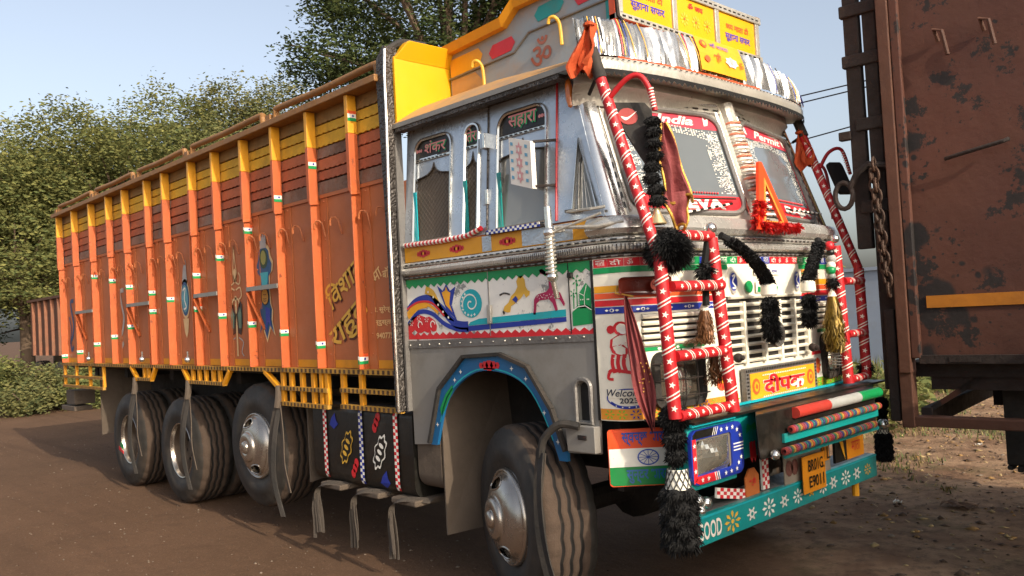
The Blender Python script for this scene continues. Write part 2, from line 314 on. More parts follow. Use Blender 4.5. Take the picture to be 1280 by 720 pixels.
# --- posts
FL = [[1.42], [1.47], [2.36, 1.56], [2.27, 1.64], [2.17, 1.74], [2.07, 1.88], [1.98], [2.17, 1.86], [2.29, 1.78], [2.47, 1.69], [2.66, 1.61], [2.83, 1.51], [3.07, 1.40]]
for i, x in enumerate(posts):
    P = MB(); P.box(x, x+.013, -.08, -.001, ZF, ZP-.03, POST)
    zc = 2.60
    P.hexa([(x-.004, -.096, zc), (x+.034, -.096, zc-.04), (x-.004, -.022, zc+.02), (x+.034, -.022, zc-.03), (x-.004, -.096, 2.985), (x+.034, -.096, 2.985), (x-.004, -.022, 2.985), (x+.034, -.022, 2.985)], POST)
    P.box(x-.004, x+.034, -.096, -.022, 2.986, 3.25, POSTY)
    if i in (2, 5, 7): P.box(x-.075, x-.062, -.07, -.001, ZF, ZP-.03, POST)
    o = P.build('post', T, bevel=.003)
    S = plane((x+.0, 0, 0), (0, 1, 0), (0, 0, 1))      # the face turned to the front: u = Y
    for z in FL[i]:
        xx = x+.0375 if z > 2.6 else x+.0165; ya = -.095 if z > 2.6 else -.079
        F = MB(); F.box(xx-.003, xx-.0005, ya, ya+.068, z, z+.022, GRN); F.box(xx-.003, xx-.0005, ya, ya+.068, z+.022, z+.05, W_); F.box(xx-.003, xx-.0005, ya, ya+.068, z+.05, z+.072, ORG)
        F.flat(lambda u, v: Vector((xx, ya+.042+u, z+.036+v)), circ(0, 0, .009, 8), BLU)
        F.box(x-.001, x+.012, -.0825, -.0805, z, z+.03, GRN) if z < 2.6 else None
        F.box(x-.001, x+.012, -.0825, -.0805, z+.03, z+.055, W_) if z < 2.6 else None
        F.build('flag_sticker', o)
# --- hooks along the panels
for i in range(len(posts)-1):
    for dx in (.08, .30):
        x = posts[i]+dx; z = 2.40
        P = MB(); P.tube([(x, -.006, z-.075), (x, -.02, z-.02), (x-.002, -.03, z+.025), (x-.018, -.045, z+.045), (x-.042, -.055, z+.045), (x-.058, -.06, z+.025), (x-.060, -.06, z-.01)], .007, PANEL, 6); P.build('rope_hook', T, smooth=True)
for x in (-1.97, -1.76):
    P = MB(); z = 2.40; P.tube([(x, -.006, z-.075), (x, -.02, z-.02), (x-.002, -.03, z+.025), (x-.018, -.045, z+.045), (x-.042, -.055, z+.045), (x-.058, -.06, z+.025), (x-.060, -.06, z-.01)], .007, PANEL, 6); P.build('rope_hook', T, smooth=True)
# grey steps between posts with a brace
for a, b, z in ((posts[9], posts[10], 1.99), (posts[7], posts[8], 1.99), (posts[4], posts[5], 1.98), (posts[1], posts[2], 1.97)):
    P = MB(); P.box(a+.014, b-.001, -.088, -.05, z, z+.035, STEELG); P.bar((a+.02, -.08, z-.01), (a+.16, -.006, z-.32), .02, .02, POST); P.build('side_step', T)
# --- top rail and the pipes on it
P = MB(); P.box(XR-.05, XF+.0, -.118, .06, 3.252, 3.30, RAIL); P.build('top_rail', T, bevel=.006)
for a, b in ((-1.78, -3.17), (-3.42, -4.80), (-5.0, -6.2), (-6.4, -7.6), (-7.8, -9.1)):
    P = MB(); z = 3.40; P.tube(spline([(a+.02, -.03, 3.30), (a+.01, -.03, z-.02), (a-.05, -.03, z), (lerp(a, b, .5), -.035, z-.012), (b+.05, -.03, z), (b+.0, -.03, z-.015), (b-.01, -.03, 3.30)], 4), .025, RAIL, 10); P.build('top_pipe', T, smooth=True)
    P = MB(); P.box(b-.14, b-.06, -.06, .02, 3.301, 3.37, RAIL); P.build('rail_block', T, bevel=.005)
# --- rest of the load body
P = MB(); P.box(XR, XF, .05, 2.38, 1.30, 1.36, UNDER); P.build('load_floor', T)
P = MB(); P.box(XR, XF, 2.38, 2.43, 1.365, 3.25, PANEL); P.build('far_side_wall', T)
P = MB(); P.box(XR-.03, XR-.002, 0, 2.43, 1.365, 3.2, PANEL); P.build('tailgate', T)
for k in range(7):
    P = MB(); P.box(XR-.08, XR-.031, .05+k*.36, .11+k*.36, 1.365, 3.2, POST); P.build('tailgate_post', T)
# --- painted motifs on the panels
def motif(name, fn, lab=None):
    P = MB(); fn(P); o = P.build(name, T)
    if lab: o['label'] = lab
CREAM = mat('faded_cream_paint', '#dcb884', .6, var=.2, dirt=.2, dirtcol='#96482b', bump=0, dscale=12); DB = mat('slate_blue_paint', '#28557a', .6, dirt=.2, bump=0); DKG = mat('deep_green_paint', '#2e4a33', .6, dirt=.2, bump=0)
SILV = mat('silver_paint', '#a9a6a0', .6, dirt=.3, dirtcol='#96482b', bump=0); YLT = mat('lettering_yellow', '#dcaa40', .55, dirt=.1, dirtcol='#96482b', bump=0, dscale=10); BRN = mat('shade_brown_paint', '#5b2a18', .6, dirt=.1, bump=0)
SKIN = mat('tan_paint', '#c08a3c', .6, dirt=.2, bump=0)
def trophy(P):
    Q = lambda d: (lambda u, v, o=0.: SP(-3.545+(u+3.29)*1.15, 1.56+(v-1.36)*.86, d+o)); sp = Q; cx = -3.29; S = sp(.005)
    out = [(.0, 2.38), (.04, 2.30), (.085, 2.26), (.1, 2.18), (.135, 2.12), (.12, 2.04), (.075, 2.0), (.07, 1.88), (.08, 1.72), (.105, 1.66), (.09, 1.56), (.125, 1.42), (.06, 1.50), (.0, 1.36), (-.06, 1.5), (-.125, 1.42), (-.09, 1.56), (-.105, 1.66), (-.08, 1.72), (-.07, 1.88), (-.075, 2.0), (-.12, 2.04), (-.135, 2.12), (-.1, 2.18), (-.085, 2.26), (-.04, 2.30)]
    P.flat(S, [(cx+x*1.0, z) for x, z in out], CREAM); S = sp(.007)
    P.flat(S, [(cx+x*.84, 1.86+(z-1.86)*.93) for x, z in out], DB); S = sp(.009)
    P.flat(S, [(cx-.045, 2.26)]+[(cx-.045+.09*k/6, 2.38+(.03 if k % 2 else -.03)) for k in range(7)]+[(cx+.045, 2.26)], SILV)
    P.flat(S, circ(cx, 2.16, .062, 14, .095), DKG); P.flat(sp(.011), circ(cx, 2.17, .04, 12, .07), mat('olive_paint', '#8d8a48', .6, bump=0))
    P.flat(S, [(cx-.06, 2.03), (cx+.06, 2.03), (cx+.04, 1.9), (cx-.04, 1.9)], CYN)
    P.flat(sp(.010), circ(cx, 1.80, .062, 16, .085), BLK); P.flat(sp(.012), circ(cx, 1.80, .05, 16, .075), SKIN)
    for dz in (.02, -.02, -.04): addstroke(P, sp(.014), [(cx-.025, 1.80+dz), (cx, 1.795+dz), (cx+.025, 1.80+dz)], .006, BRN)
    for sx in (-1, 1): P.flat(sp(.011), [(cx, 1.70), (cx+sx*.07, 1.68), (cx+sx*.06, 1.60), (cx+sx*.075, 1.5), (cx+sx*.03, 1.56), (cx, 1.44)], BLU if sx > 0 else DB)
motif('painted_rosette', trophy)
def torch(P):
    sp = lambda d: (lambda u, v, o=0.: SP(-4.10+(u+3.86)*1.15, 1.45+(v-1.38)*1.0, d+o)); cx = -3.86; S = sp(.005)
    for sx in (-1, 1):
        for pts, wd, m in (([(0, 2.34), (.012, 2.2), (.03, 2.1), (0, 2.02)], [.004, .012, .016, .01], CREAM), ([(.01, 2.02), (.07, 2.0), (.09, 2.06), (.06, 2.1)], .014, CREAM), ([(.01, 1.95), (.08, 1.97), (.10, 1.9), (.06, 1.87)], .014, CREAM), ([(0, 1.88), (.05, 1.86), (.06, 1.8)], .02, CREAM)):
            addstroke(P, S, [(cx+sx*a, b) for a, b in spline(pts, 4)], wd[1] if isinstance(wd, list) else wd, m)
        P.flat(S, [(cx+sx*a, b) for a, b in [(.0, 1.74), (.07, 1.86), (.105, 1.82), (.1, 1.66), (.07, 1.56), (.02, 1.58)]], BLK)
        P.flat(sp(.007), [(cx+sx*a, b) for a, b in [(.03, 1.74), (.075, 1.81), (.09, 1.74), (.08, 1.62), (.04, 1.62)]], mat('sage_paint', '#5f7a66', .6, bump=0))
        addstroke(P, S, [(cx+sx*a, b) for a, b in spline([(.03, 1.54), (.1, 1.5), (.07, 1.42), (.1, 1.38)], 4)], .012, SILV)
    P.flat(S, [(cx-.014, 1.9), (cx+.014, 1.9), (cx+.012, 1.38), (cx-.012, 1.38)], CREAM); P.flat(S, circ(cx, 2.08, .03, 10, .06), CREAM)
motif('painted_torch', torch)
def roundel(P, cx, cz, r=.11):
    S = sp(.005); P.flat(S, [(cx-.07, cz+.12), (cx-.03, cz+.3), (cx+.04, cz+.38), (cx+.06, cz+.1)], SILV); P.flat(S, circ(cx, cz, r, 18, r*1.75), CREAM); P.flat(sp(.007), circ(cx, cz, r*.85, 18, r*1.5), DB); P.flat(sp(.009), circ(cx, cz, r*.66, 18, r*1.2), mat('pale_teal_paint', '#5d9aa3', .6, bump=0))
    P.flat(S, [(cx-.07, cz-.19), (cx+.07, cz-.19), (cx+.04, cz-.32), (cx, cz-.38), (cx-.04, cz-.32)], CREAM)
    addstroke(P, sp(.011), spline([(cx-.04, cz+.08), (cx+.02, cz+.1), (cx-.01, cz), (cx+.03, cz-.08), (cx-.03, cz-.1)], 4), .018, W_)
motif('painted_roundel', lambda P: roundel(P, -5.19, 2.0))
def swirl(P, cx, cz, m):
    S = sp(.005); addstroke(P, S, spline([(cx+.1, cz+.3), (cx-.02, cz+.28), (cx+.03, cz+.12), (cx+.08, cz), (cx+.02, cz-.15), (cx-.06, cz-.22), (cx-.04, cz-.33), (cx+.04, cz-.28)], 5), .05, m)
    addstroke(P, S, spline([(cx-.1, cz+.1), (cx-.03, cz-.05), (cx-.09, cz-.25)], 5), .03, m)
motif('painted_swirl', lambda P: swirl(P, -7.0, 1.88, SILV)); motif('painted_swirl', lambda P: swirl(P, -8.41, 1.80, SILV)); motif('painted_swirl', lambda P: swirl(P, -8.87, 1.85, DB))
def names(P):
    a = math.radians(31)
    for wd, x, z, h in (('\u093f\u0935\u0936\u093e\u0932', -2.53, 1.77, .19), ('राहुल', -2.48, 1.44, .20)):
        vf = text(wd, h, .035, w=.56); P.raw(sp(.004), place(vf, x+.012, z-.015, a), BRN); vf = text(wd, h, .014, w=.56); P.raw(sp(.007), place(vf, x, z, a), YLT)
motif('painted_name', names)
CL = mat('pale_lettering', '#ecc080', .6, dirt=.1, dirtcol='#96482b', bump=0, dscale=10)
def bodyline(P):
    for k, ch in enumerate(('शर्', 'मा', 'बॉ', 'डी', '\u093fब')):
        a = math.radians(150-k*26); vf = text(ch, .075, .012); P.raw(sp(.005), place(vf, -1.83+.21*math.cos(a)-.0, 1.80+.17*math.sin(a), a-PI/2, 1, 1), CL)
    for k, s in enumerate(('प्रो. सुरेन्द्र', '\u093fहन्दुस्तान', 'मो 9407756')): P.raw(sp(.005), place(text(s, .052, .02, w=.31), -2.045, 1.74-k*.085), CL)
motif('painted_lettering', bodyline)
# --- yellow lattice guard rails under the body
S0 = sp(.05)
def lattice(x0, x1, zs, ups, slant=()):
    P = MB()
    for z in zs:
        P.box(x0, x1, -.06, -.025, z-.016, z+.016, RAILY); k = x0+.01
        while k < x1-.03: P.box(k, k+.022, -.0625, -.0605, z-.013, z+.013, RAILD); k += .052
    for u in ups: P.box(u-.02, u+.02, -.05, -.02, min(zs)+.017, 1.329, PANELY)
    for (a, za, b, z2) in slant: P.bar((a, -.045, za), (b, -.045, z2), .03, .04, PANELY, (0, -1, 0))
    return P.build('lattice_guard', T)
P = MB(); P.box(XR, XF+.02, -.06, -.002, 1.330, 1.364, RAILY); k = XR
while k < XF-.03: P.box(k, k+.026, -.0625, -.0605, 1.334, 1.361, RAILD); k += .06
P.build('bottom_rail', T)
f = lambda x: 2.8+(x-2.8)*.985
lattice(f(-2.46), f(-1.72), (1.215, 1.10), (f(-2.44), f(-2.2)))
lattice(f(-3.36), f(-2.64), (1.205, 1.085), (f(-3.34), f(-3.2), f(-3.03), f(-2.86), f(-2.74), f(-2.66)), ((f(-3.62), 1.33, f(-3.38), 1.2),))
lattice(f(-5.2), f(-4.4), (1.21,), (f(-5.12), f(-4.97), f(-4.82), f(-4.66), f(-4.52)), ((f(-5.32), 1.33, f(-5.18), 1.2), (f(-4.28), 1.33, f(-4.42), 1.2)))
lattice(f(-6.6), f(-6.16), (1.21,), (f(-6.4), f(-6.28)), ((f(-6.76), 1.33, f(-6.58), 1.2), (f(-6.05), 1.33, f(-6.18), 1.2)))
lattice(f(-9.35), f(-7.72), (1.19, 1.07), (f(-9.3), f(-8.8), f(-8.25), f(-7.74)))
# --- chassis, axles, flaps
P = MB()
for y in (.72, 1.5): P.box(-9.0, .2, y, y+.08, .92, 1.2, UNDER)
for x in (-8.7, -7.6, -6.2, -4.6, -3.0, -1.9): P.box(x, x+.1, .2, 2.2, 1.18, 1.30, UNDER)
P.build('chassis_frame', T)
P = MB(); P.box(-1.5, -.1, .55, 1.9, .75, 1.5, UNDER); P.box(-4.4, -1.6, .5, .7, .95, 1.25, UNDER); P.build('engine_block', T)
for x in (-6.95, -5.47, -.72): P = MB(); P.tube([(x, .3, .52), (x, 2.1, .52)], .08, UNDER, 10); P.lathe([(-.2, .05), (-.12, .2), (.12, .2), (.2, .05)], (x, 1.2, .52), (0, 1, 0), UNDER, 14); P.build('axle', T)
for a, b, c in (((-7.95, .02), (.0), .62), ((-3.02, .02), 0, .6)):
    P = MB(); x = a[0]; P.hexa([(x-.006, .03, c-.12), (x+.006, .03, c-.12), (x+.02, .62, c-.05), (x+.032, .62, c-.05), (x-.006, .03, 1.3), (x+.006, .03, 1.3), (x-.006, .62, 1.3), (x+.006, .62, 1.3)], MUD); P.build('mud_flap', T)
P = MB(); P.hexa([(-1.34, .02, .34), (-1.33, .02, .34), (-1.22, .55, .36), (-1.21, .55, .36), (-1.34, .02, 1.25), (-1.33, .02, 1.25), (-1.3, .6, 1.42), (-1.29, .6, 1.42)], MUD); P.build('mud_flap', T)
P = MB(); P.box(-1.36, -.2, .60, .63, .9, 1.5, MUD); P.box(-1.3, -.25, .04, .6, 1.44, 1.46, MUD); P.build('wheel_arch_liner', T)
# lamp box at the tail
P = MB(); P.box(-9.25, -8.9, .0, .25, .82, 1.0, MUD); P.box(-9.4, -8.85, -.02, .2, .74, .80, MUD); P.build('tail_bracket', T, bevel=.006)
# --- wheels
GROOVE = mat('tread_groove', '#191512', .95, dirt=.1, bump=0)
def make_tyre(front):
    P = MB(); R = .52; wd = .28; n = 144
    prof = [(-.005, .275), (-.02, .30), (-.022, .315), (-.030, .325), (-.036, .40), (-.031, .405), (-.024, .465), (.004, .503), (.028, .516)]
    tr = []
    ys = [.028, .074, .078, .090, .094, .130, .134, .146, .150, .186, .190, .202, .206, .252]
    dp = [0, 0, .014, .014, 0, 0, .014, .014, 0, 0, .014, .014, 0, 0]
    vs = []; cols = []
    for y, d in zip(ys, dp): cols.append((y, R-.004+(.004 if .06 < y < .24 else 0)-d, 1 if y not in (.028, .252) else 0))
    full = [(a, r, 0) for a, r in prof]+cols[1:]+[(wd+.02, .503, 0), (wd+.035, .42, 0), (wd+.02, .30, 0), (wd+.005, .275, 0)]
    m = len(full)
    for k in range(n):
        t = 2*PI*k/n; z = (0, .004, .006, .004, 0, -.004)[k % 6]
        for (a, r, g) in full:
            aa = a+(z if g else 0); rr = r-(.008 if (not g and .495 < r and k % 6 < 2) else 0); vs.append((rr*math.cos(t), aa, rr*math.sin(t)))
    for k in range(n):
        k2 = (k+1) % n
        for j in range(m-1):
            P.add([vs[k*m+j], vs[k*m+j+1], vs[k2*m+j+1], vs[k2*m+j]], [(0, 1, 2, 3)], (GROOVE if (full[j][1] < .510 or full[j+1][1] < .510) and 9 <= j <= 19 else TREAD) if 7 <= j <= 20 else TYRE)
    return P
def weld(o):
    bm = bmesh.new(); bm.from_mesh(o.data); bmesh.ops.remove_doubles(bm, verts=bm.verts, dist=1e-5); bm.normal_update(); bm.to_mesh(o.data); bm.free(); return o
tyre0 = weld(make_tyre(True).build('tyre', None, local=True, smooth=True)); TY = tyre0.data; bpy.data.objects.remove(tyre0)
P = MB(); P.lathe([(-.004, .275), (-.014, .268), (-.01, .258), (.02, .25)], (0, 0, 0), (0, 1, 0), HUB, 44); P.lathe([(.02, .25), (.10, .24), (.155, .225), (.165, .19), (.16, .10), (.10, .095), (.09, 0.001)], (0, 0, 0), (0, 1, 0), mat('rim_brown', '#4a4038', .5, metal=.4, dirt=.5, dirtcol='#6b5a48', bump=.15), 40)
for k in range(10): a = 2*PI*k/10; P.lathe([(.13, .012), (.12, .014), (.17, .014)], (.16*math.cos(a), 0, .16*math.sin(a)), (0, 1, 0), UNDER, 6)
rim0 = P.build('rim', None, local=True, smooth=True); RIMD = rim0.data; bpy.data.objects.remove(rim0)
# chrome dome hubcap with kidney-shaped openings
P = MB(); prof = [(-.012, .278), (-.030, .272), (-.034, .262), (-.024, .252), (-.034, .240), (-.058, .222), (-.080, .19), (-.094, .15), (-.100, .125), (-.118, .118), (-.128, .10), (-.131, .07), (-.126, .052), (-.140, .048), (-.150, .03), (-.153, .001)]
pr = spline(prof, 3); n = 80
for i in range(len(pr)-1):
    for k in range(n):
        t = 2*PI*(k+.5)/n; rr = (pr[i][1]+pr[i+1][1])/2; hole = False
        for a0 in (PI*.56, PI*1.60):
            da = (t-a0+PI) % (2*PI)-PI
            if (da/.40)**2+((rr-.195)/.036)**2 < 1: hole = True
        if hole: continue
        q = []
        for (ii, kk) in ((i, k), (i+1, k), (i+1, k+1), (i, k+1)):
            a, r = pr[ii]; th = 2*PI*kk/n; q.append((r*math.cos(th), a, r*math.sin(th)))
        P.add(q, [(0, 1, 2, 3)], HUB)
hc = weld(P.build('hubcap', None, local=True, smooth=True)); HCD = hc.data; bpy.data.objects.remove(hc)
P = MB()
for a0 in (0.,):
    L = []
    for k in range(20):
        t = 2*PI*k/20; th = a0+.40*math.cos(t); r = .195+.036*math.sin(t); a = np.interp(r, [q[1] for q in pr][::-1], [q[0] for q in pr][::-1]); L.append((r*math.cos(th), float(a), r*math.sin(th)))
    P.tube(L, .006, HUB, 6, closed=True)
hr = P.build('opening_rim', None, local=True, smooth=True); HRD = hr.data; bpy.data.objects.remove(hr)
def put(name, data, parent, loc=(0, 0, 0)):
    o = bpy.data.objects.new(name, data); col.objects.link(o); o.parent = parent; o.location = loc; return o
def wheel(x, z, y=0., rot=0., cap=False, dual=False, phase=0.):
    wv = empty('wheel', (x, y, z), T); wv.rotation_euler = (0, phase, rot)
    if rot: wv.rotation_mode = 'ZXY'; wv.rotation_euler = (0, phase, rot)
    put('tyre', TY, wv); put('rim', RIMD, wv)
    if cap: put('hubcap', HCD, wv); [setattr(put('opening_rim', HRD, wv), 'rotation_euler', (0, -k*PI, 0)) for k in (.56, 1.60)]
    if dual: put('tyre', TY, wv, (0, .34, 0))
    return wv
wheel(-6.98, .52, 0.03, dual=True, phase=.5); wheel(-5.50, .52, 0.02, dual=True, phase=1.1); wheel(-3.83, .70, .02, cap=True, phase=0)
wheel(-.77, .53, .05, rot=math.radians(-22), cap=True, phase=0)
for x, z in ((-6.98, .52), (-5.5, .52), (-3.83, .70), (-.74, .52)):
    wv = wheel(x, z, 2.32, rot=PI, dual=(x < -5))
P = MB(); P.hexa([(-7.17, -.035, .40), (-7.03, -.035, .36), (-7.17, -.03, .40), (-7.03, -.03, .36), (-7.17, -.035, .44), (-7.03, -.035, .40), (-7.17, -.03, .44), (-7.03, -.03, .40)], RED)
P.hexa([(-7.13, -.035, .442), (-7.03, -.035, .41), (-7.13, -.03, .442), (-7.03, -.03, .41), (-7.10, -.035, .49), (-7.02, -.035, .46), (-7.10, -.03, .49), (-7.02, -.03, .46)], GRN); P.build('rim_ribbon', T)
# --- fuel tank
P = MB(); pr_ = rrect(.0, .55, .52, 1.13, .09, 5)
n = len(pr_); P.add([(-2.88, y, z) for y, z in pr_]+[(-1.62, y, z) for y, z in pr_], [(i, (i+1) % n, n+(i+1) % n, n+i) for i in range(n)]+[tuple(range(n))[::-1], tuple(range(n, 2*n))], BLK)
tk = P.build('fuel_tank', T, smooth=True)
def ts(u, v, o=.004):      # print on the tank front
    y = 0.
    if v > 1.04: y = .09-math.sqrt(max(0, .09**2-(v-1.04)**2))
    if v < .61: y = .09-math.sqrt(max(0, .09**2-(.61-v)**2))
    return Vector((u, y-o, v))
for x, c1 in ((-2.70, RED), (-2.22, BLU), (-1.80, RED)):
    P = MB()
    for k in range(26):
        z = .56+k*.0215
        for j in range(2): P.grid(lambda u, v: ts(u, v, .008), [x-.024+j*.024, x+j*.024], [z, z+.0107, z+.0215], c1 if (k+j) % 2 else W_)
    P.build('tank_strap', tk)
P = MB()
for x, z, m in ((-2.42, .80, W_), (-2.0, .80, W_)):
    a = math.radians(62); L = [(.13*math.cos(t)*(1+.1*math.cos(8*t)), .06*math.sin(t)*(1+.15*math.cos(8*t))) for t in [2*PI*k/40 for k in range(40)]]
    mm = GOLDP if x < -2.2 else W_
    P.flat(ts, [(x+p*math.cos(a)-q*math.sin(a), z+p*math.sin(a)+q*math.cos(a)) for p, q in L], mm)
    P.flat(lambda u, v: ts(u, v, .0055), [(x+.85*(p*math.cos(a)-q*math.sin(a)), z+.85*(p*math.sin(a)+q*math.cos(a))) for p, q in L], BLK)
    for j in (-.05, 0, .05): P.flat(lambda u, v: ts(u, v, .007), [(x+j*math.cos(a)+p*math.cos(a)-q*math.sin(a), z+j*math.sin(a)+p*math.sin(a)+q*math.cos(a)) for p, q in circ(0, 0, .016, 8, .03)], mm)
for x, z in ((-2.32, .66), (-2.03, 1.0)):
    a = math.radians(60)
    for j in (-.045, 0, .045): P.flat(ts, [(x+j*math.cos(a)+p, z+j*math.sin(a)+q) for p, q in circ(0, 0, .028, 10, .034)], RED)
for x, z, s in ((-2.58, .98, 1), (-1.95, .62, -1)): P.flat(ts, [(x-.06, z-.03), (x, z-.06), (x+.06, z-.02), (x+.03, z+.01), (x+.02, z+.06), (x-.03, z+.02)], BLU)
P.build('tank_painting', tk)
P = MB()
pr_ = rrect(.02, .5, .6, 1.1, .1, 5); n = len(pr_); P.add([(-1.60, y, z) for y, z in pr_]+[(-1.36, y, z) for y, z in pr_], [(i, (i+1) % n, n+(i+1) % n, n+i) for i in range(n)]+[tuple(range(n))[::-1], tuple(range(n, 2*n))], MUD); P.build('air_tank', T, smooth=True)
for x in (-2.68, -2.2, -1.78): P = MB(); P.box(x-.05, x+.22, -.05, .4, .49, .53, MUD); P.build('tank_bracket', T, bevel=.01)
# ================================================================ cab, near side
def SU(u, v, o=0.): return Vector((u, .09*(v-2.16)-o, v-.09*o))
def su(d): return off(SU, d)
wins = [(-1.50, -1.13, 2.18, 2.835), (-1.0, -.87, 2.18, 2.835), (-.70, -.31, 2.18, 2.835)]
P = MB()
Hs = [rrect(a, b, c, d, .085 if b-a > .2 else .06, 6, ('tr', 'tl')) for a, b, c, d in wins]
tri = [(-.115, 2.20), (.055, 2.20), (-.075, 2.58)]
P.plate(SU, [(-1.60, 2.16), (.10, 2.16), (-.135, 2.935), (-1.60, 2.935)], .03, STEEL, Hs+[tri])
cs = P.build('cab_side', T)
# door seams, drawn as raised beads
P = MB()
for x in (-.79, -.235): P.tube([SU(x, 2.17, .004), SU(x, 2.93, .004)], .006, DARKST if x < -.5 else RED, 6)
P.tube([SU(-.79, 2.91, .006), SU(-.235, 2.91, .006)], .005, DARKST, 6); P.build('door_seam', T)
for (a, b, c, d), nm in zip(wins, ('शंकर', 'तेरा', 'सहारा')):
    P = MB(); L = rrect(a, b, c, d, .085 if b-a > .2 else .06, 6, ('tr', 'tl')); P.tube([SU(x, z, .006) for x, z in L], .011, CHROME, 6, closed=True); fr = P.build('window_frame', T, smooth=True)
    P = MB(); P.flat(su(-.004), rrect(a, b, 2.715, d, .08 if b-a > .2 else .055, 5, ('tr', 'tl')), BLK); o = P.build('name_board', fr)
    wd = (b-a)*.58 if b-a > .2 else (b-a)*.85; x0 = a+(b-a)*(.25 if a < -.8 else .2)
    if b-a < .2: x0 = a+.01
    P = MB(); P.raw(su(.000), place(text(nm, .085, .03, w=wd), x0+.007, 2.726), mat('bright_green_lettering', '#2fa060', .5, bump=0)); P.raw(su(.002), place(text(nm, .082, .012, w=wd), x0, 2.734), mat('pink_lettering', '#d98a86', .5, dirt=0, bump=0))
    if b-a > .2:
        xx = a+.035 if a < -.8 else b-.04
        for j in (-.02, 0, .02): P.flat(su(.000), circ(xx+j, 2.765, .011, 8), mat('pink_lettering', '#d98a86', .5))
    P.build('lettering', fr)
    P = MB(); P.box(a, b, 0, 0, 0, 0, CHROME) if False else None
    P.tube([SU(a, 2.700, 0.0), SU(b, 2.700, 0.0)], .011, CHROME, 6)
    k = a+.02
    while k < b-.03: P.flat(su(.013), [(k, 2.697), (k+.022, 2.697), (k+.022, 2.703), (k, 2.703)], BLK); k += .04
    P.build('window_bar', fr)
    w_ = b-a; cx = (a+b)/2; arc = []
    for t, z in ((0, 2.50), (0, 2.555), (.06, 2.585), (.2, 2.592), (.32, 2.60), (.42, 2.618), (.47, 2.64), (.5, 2.668), (.53, 2.64), (.58, 2.618), (.68, 2.60), (.8, 2.592), (.94, 2.585), (1, 2.555), (1, 2.50)): arc.append((a+w_*t, z))
    P = MB(); P.plate(su(-.006), [(a, 2.45)]+arc+[(b, 2.45), (b, 2.69), (a, 2.69)], .004, STEEL)
    P.tube([SU(x, z, -.004) for x, z in arc[1:-1]], .004, DARKST, 6); P.build('window_arch', fr)
    P = MB(); P.flat(su(-.02), [(a, c), (b, c), (b, 2.70), (a, 2.70)], MESHG if a < -.8 else WIN); P.build('window_glass', fr)
    P = MB(); P.box(a+.002, a+.03, .012, .02, 2.18, 2.50, CYN if a < -1.2 else TEAL); P.build('curtain_strip', fr)
    if a < -.8:
        P = MB(); n = 10 if b-a > .2 else 4; st = .037
        for i in range(-16, 12):
            for sg in (1, -1):
                x0, z0 = a+i*st, 2.19; x1 = x0+.4; 
                p, q = (x0, 2.19), (x0+.42, 2.61)
                if sg < 0: p, q = (a+w_-(x0-a), 2.19), (a+w_-(x0-a)-.42, 2.61)
                # clip to the pane
                t0, t1 = 0., 1.; dx = q[0]-p[0]
                ta, tb = sorted(((a-p[0])/dx, (b-p[0])/dx)); t0 = max(t0, ta); t1 = min(t1, tb)
                if t1-t0 < .02: continue
                P.tube([SU(p[0]+dx*t0, p[1]+.42*t0, -.014), SU(p[0]+dx*t1, p[1]+.42*t1, -.014)], .0018, MUD, 4, cap=False)
        o = P.build('wire_mesh', fr)
P = MB(); P.tube([SU(x, z, .006) for x, z in tri], .010, CHROME, 6, closed=True); fr = P.build('quarter_window_frame', T, smooth=True)
P = MB(); P.flat(su(-.02), tri, WIN); P.build('window_glass', fr)
P = MB(); P.plate(su(-.008), [(-.115, 2.2), (-.095, 2.4), (-.075, 2.58), (-.06, 2.5), (-.085, 2.46)], .004, STEELD)
for k in range(4): P.tube([SU(-.09+k*.03, 2.21, -.012), SU(-.085+k*.015, 2.50-k*.05, -.012)], .002, CHROMED, 4)
P.build('quarter_window_mesh', fr)
for x, z in ((-.80, 2.66), (-.80, 2.33)): P = MB(); P.box(x-.028, x-.004, -.03+.04, .055, z, z+.09, STEEL); P.box(x+.0, x+.022, .005, .055, z, z+.09, CHROME); P.build('door_hinge', T, bevel=.003)
P = MB(); P.box(-.15, -.10, -.025, .01, 2.20, 2.215, DARKST); P.tube([(-.14, -.02, 2.205), (.05, -.05, 2.195), (.12, -.02, 2.2)], .008, CHROMED, 6); P.build('door_handle', T)
# white framed panel on a bracket (side mirror back)
P = MB(); Sm = plane((-.49, -.075, 2.40), (.185, -.02, -.055), (0, 0, .255))
P.plate(Sm, [(0, 0), (1, 0), (1, 1), (0, 1)], .03, mat('mirror_frame', '#e8e0d4', .4)); P.build('side_mirror', T, bevel=.004)
mi = bpy.data.objects['side_mirror']; P = MB()
S2 = off(Sm, .003); PKL = mat('faded_pink', '#d79a9a', .5, bump=0, dirt=0); BLL = mat('faded_blue', '#6aa7c4', .5, bump=0, dirt=0)
for k in range(5):
    for x in (.14, .80): P.flat(S2, [(x-.06, .12+k*.18), (x+.06, .12+k*.18), (x+.06, .12+k*.18+.07), (x-.06, .12+k*.18+.07)], BLL)
for z in (.22, .5, .78): P.flat(S2, star(.48, z, .17, 6, .55), PKL); P.flat(off(Sm, .005), circ(.48, z, .05, 8), W_)
P.build('mirror_stickers', mi)
for z in (2.60, 2.36): P = MB(); P.bar((-.31, -.07, z), (-.235, .03, z+.005), .02, .012, RDARK); P.build('mirror_bracket', T)
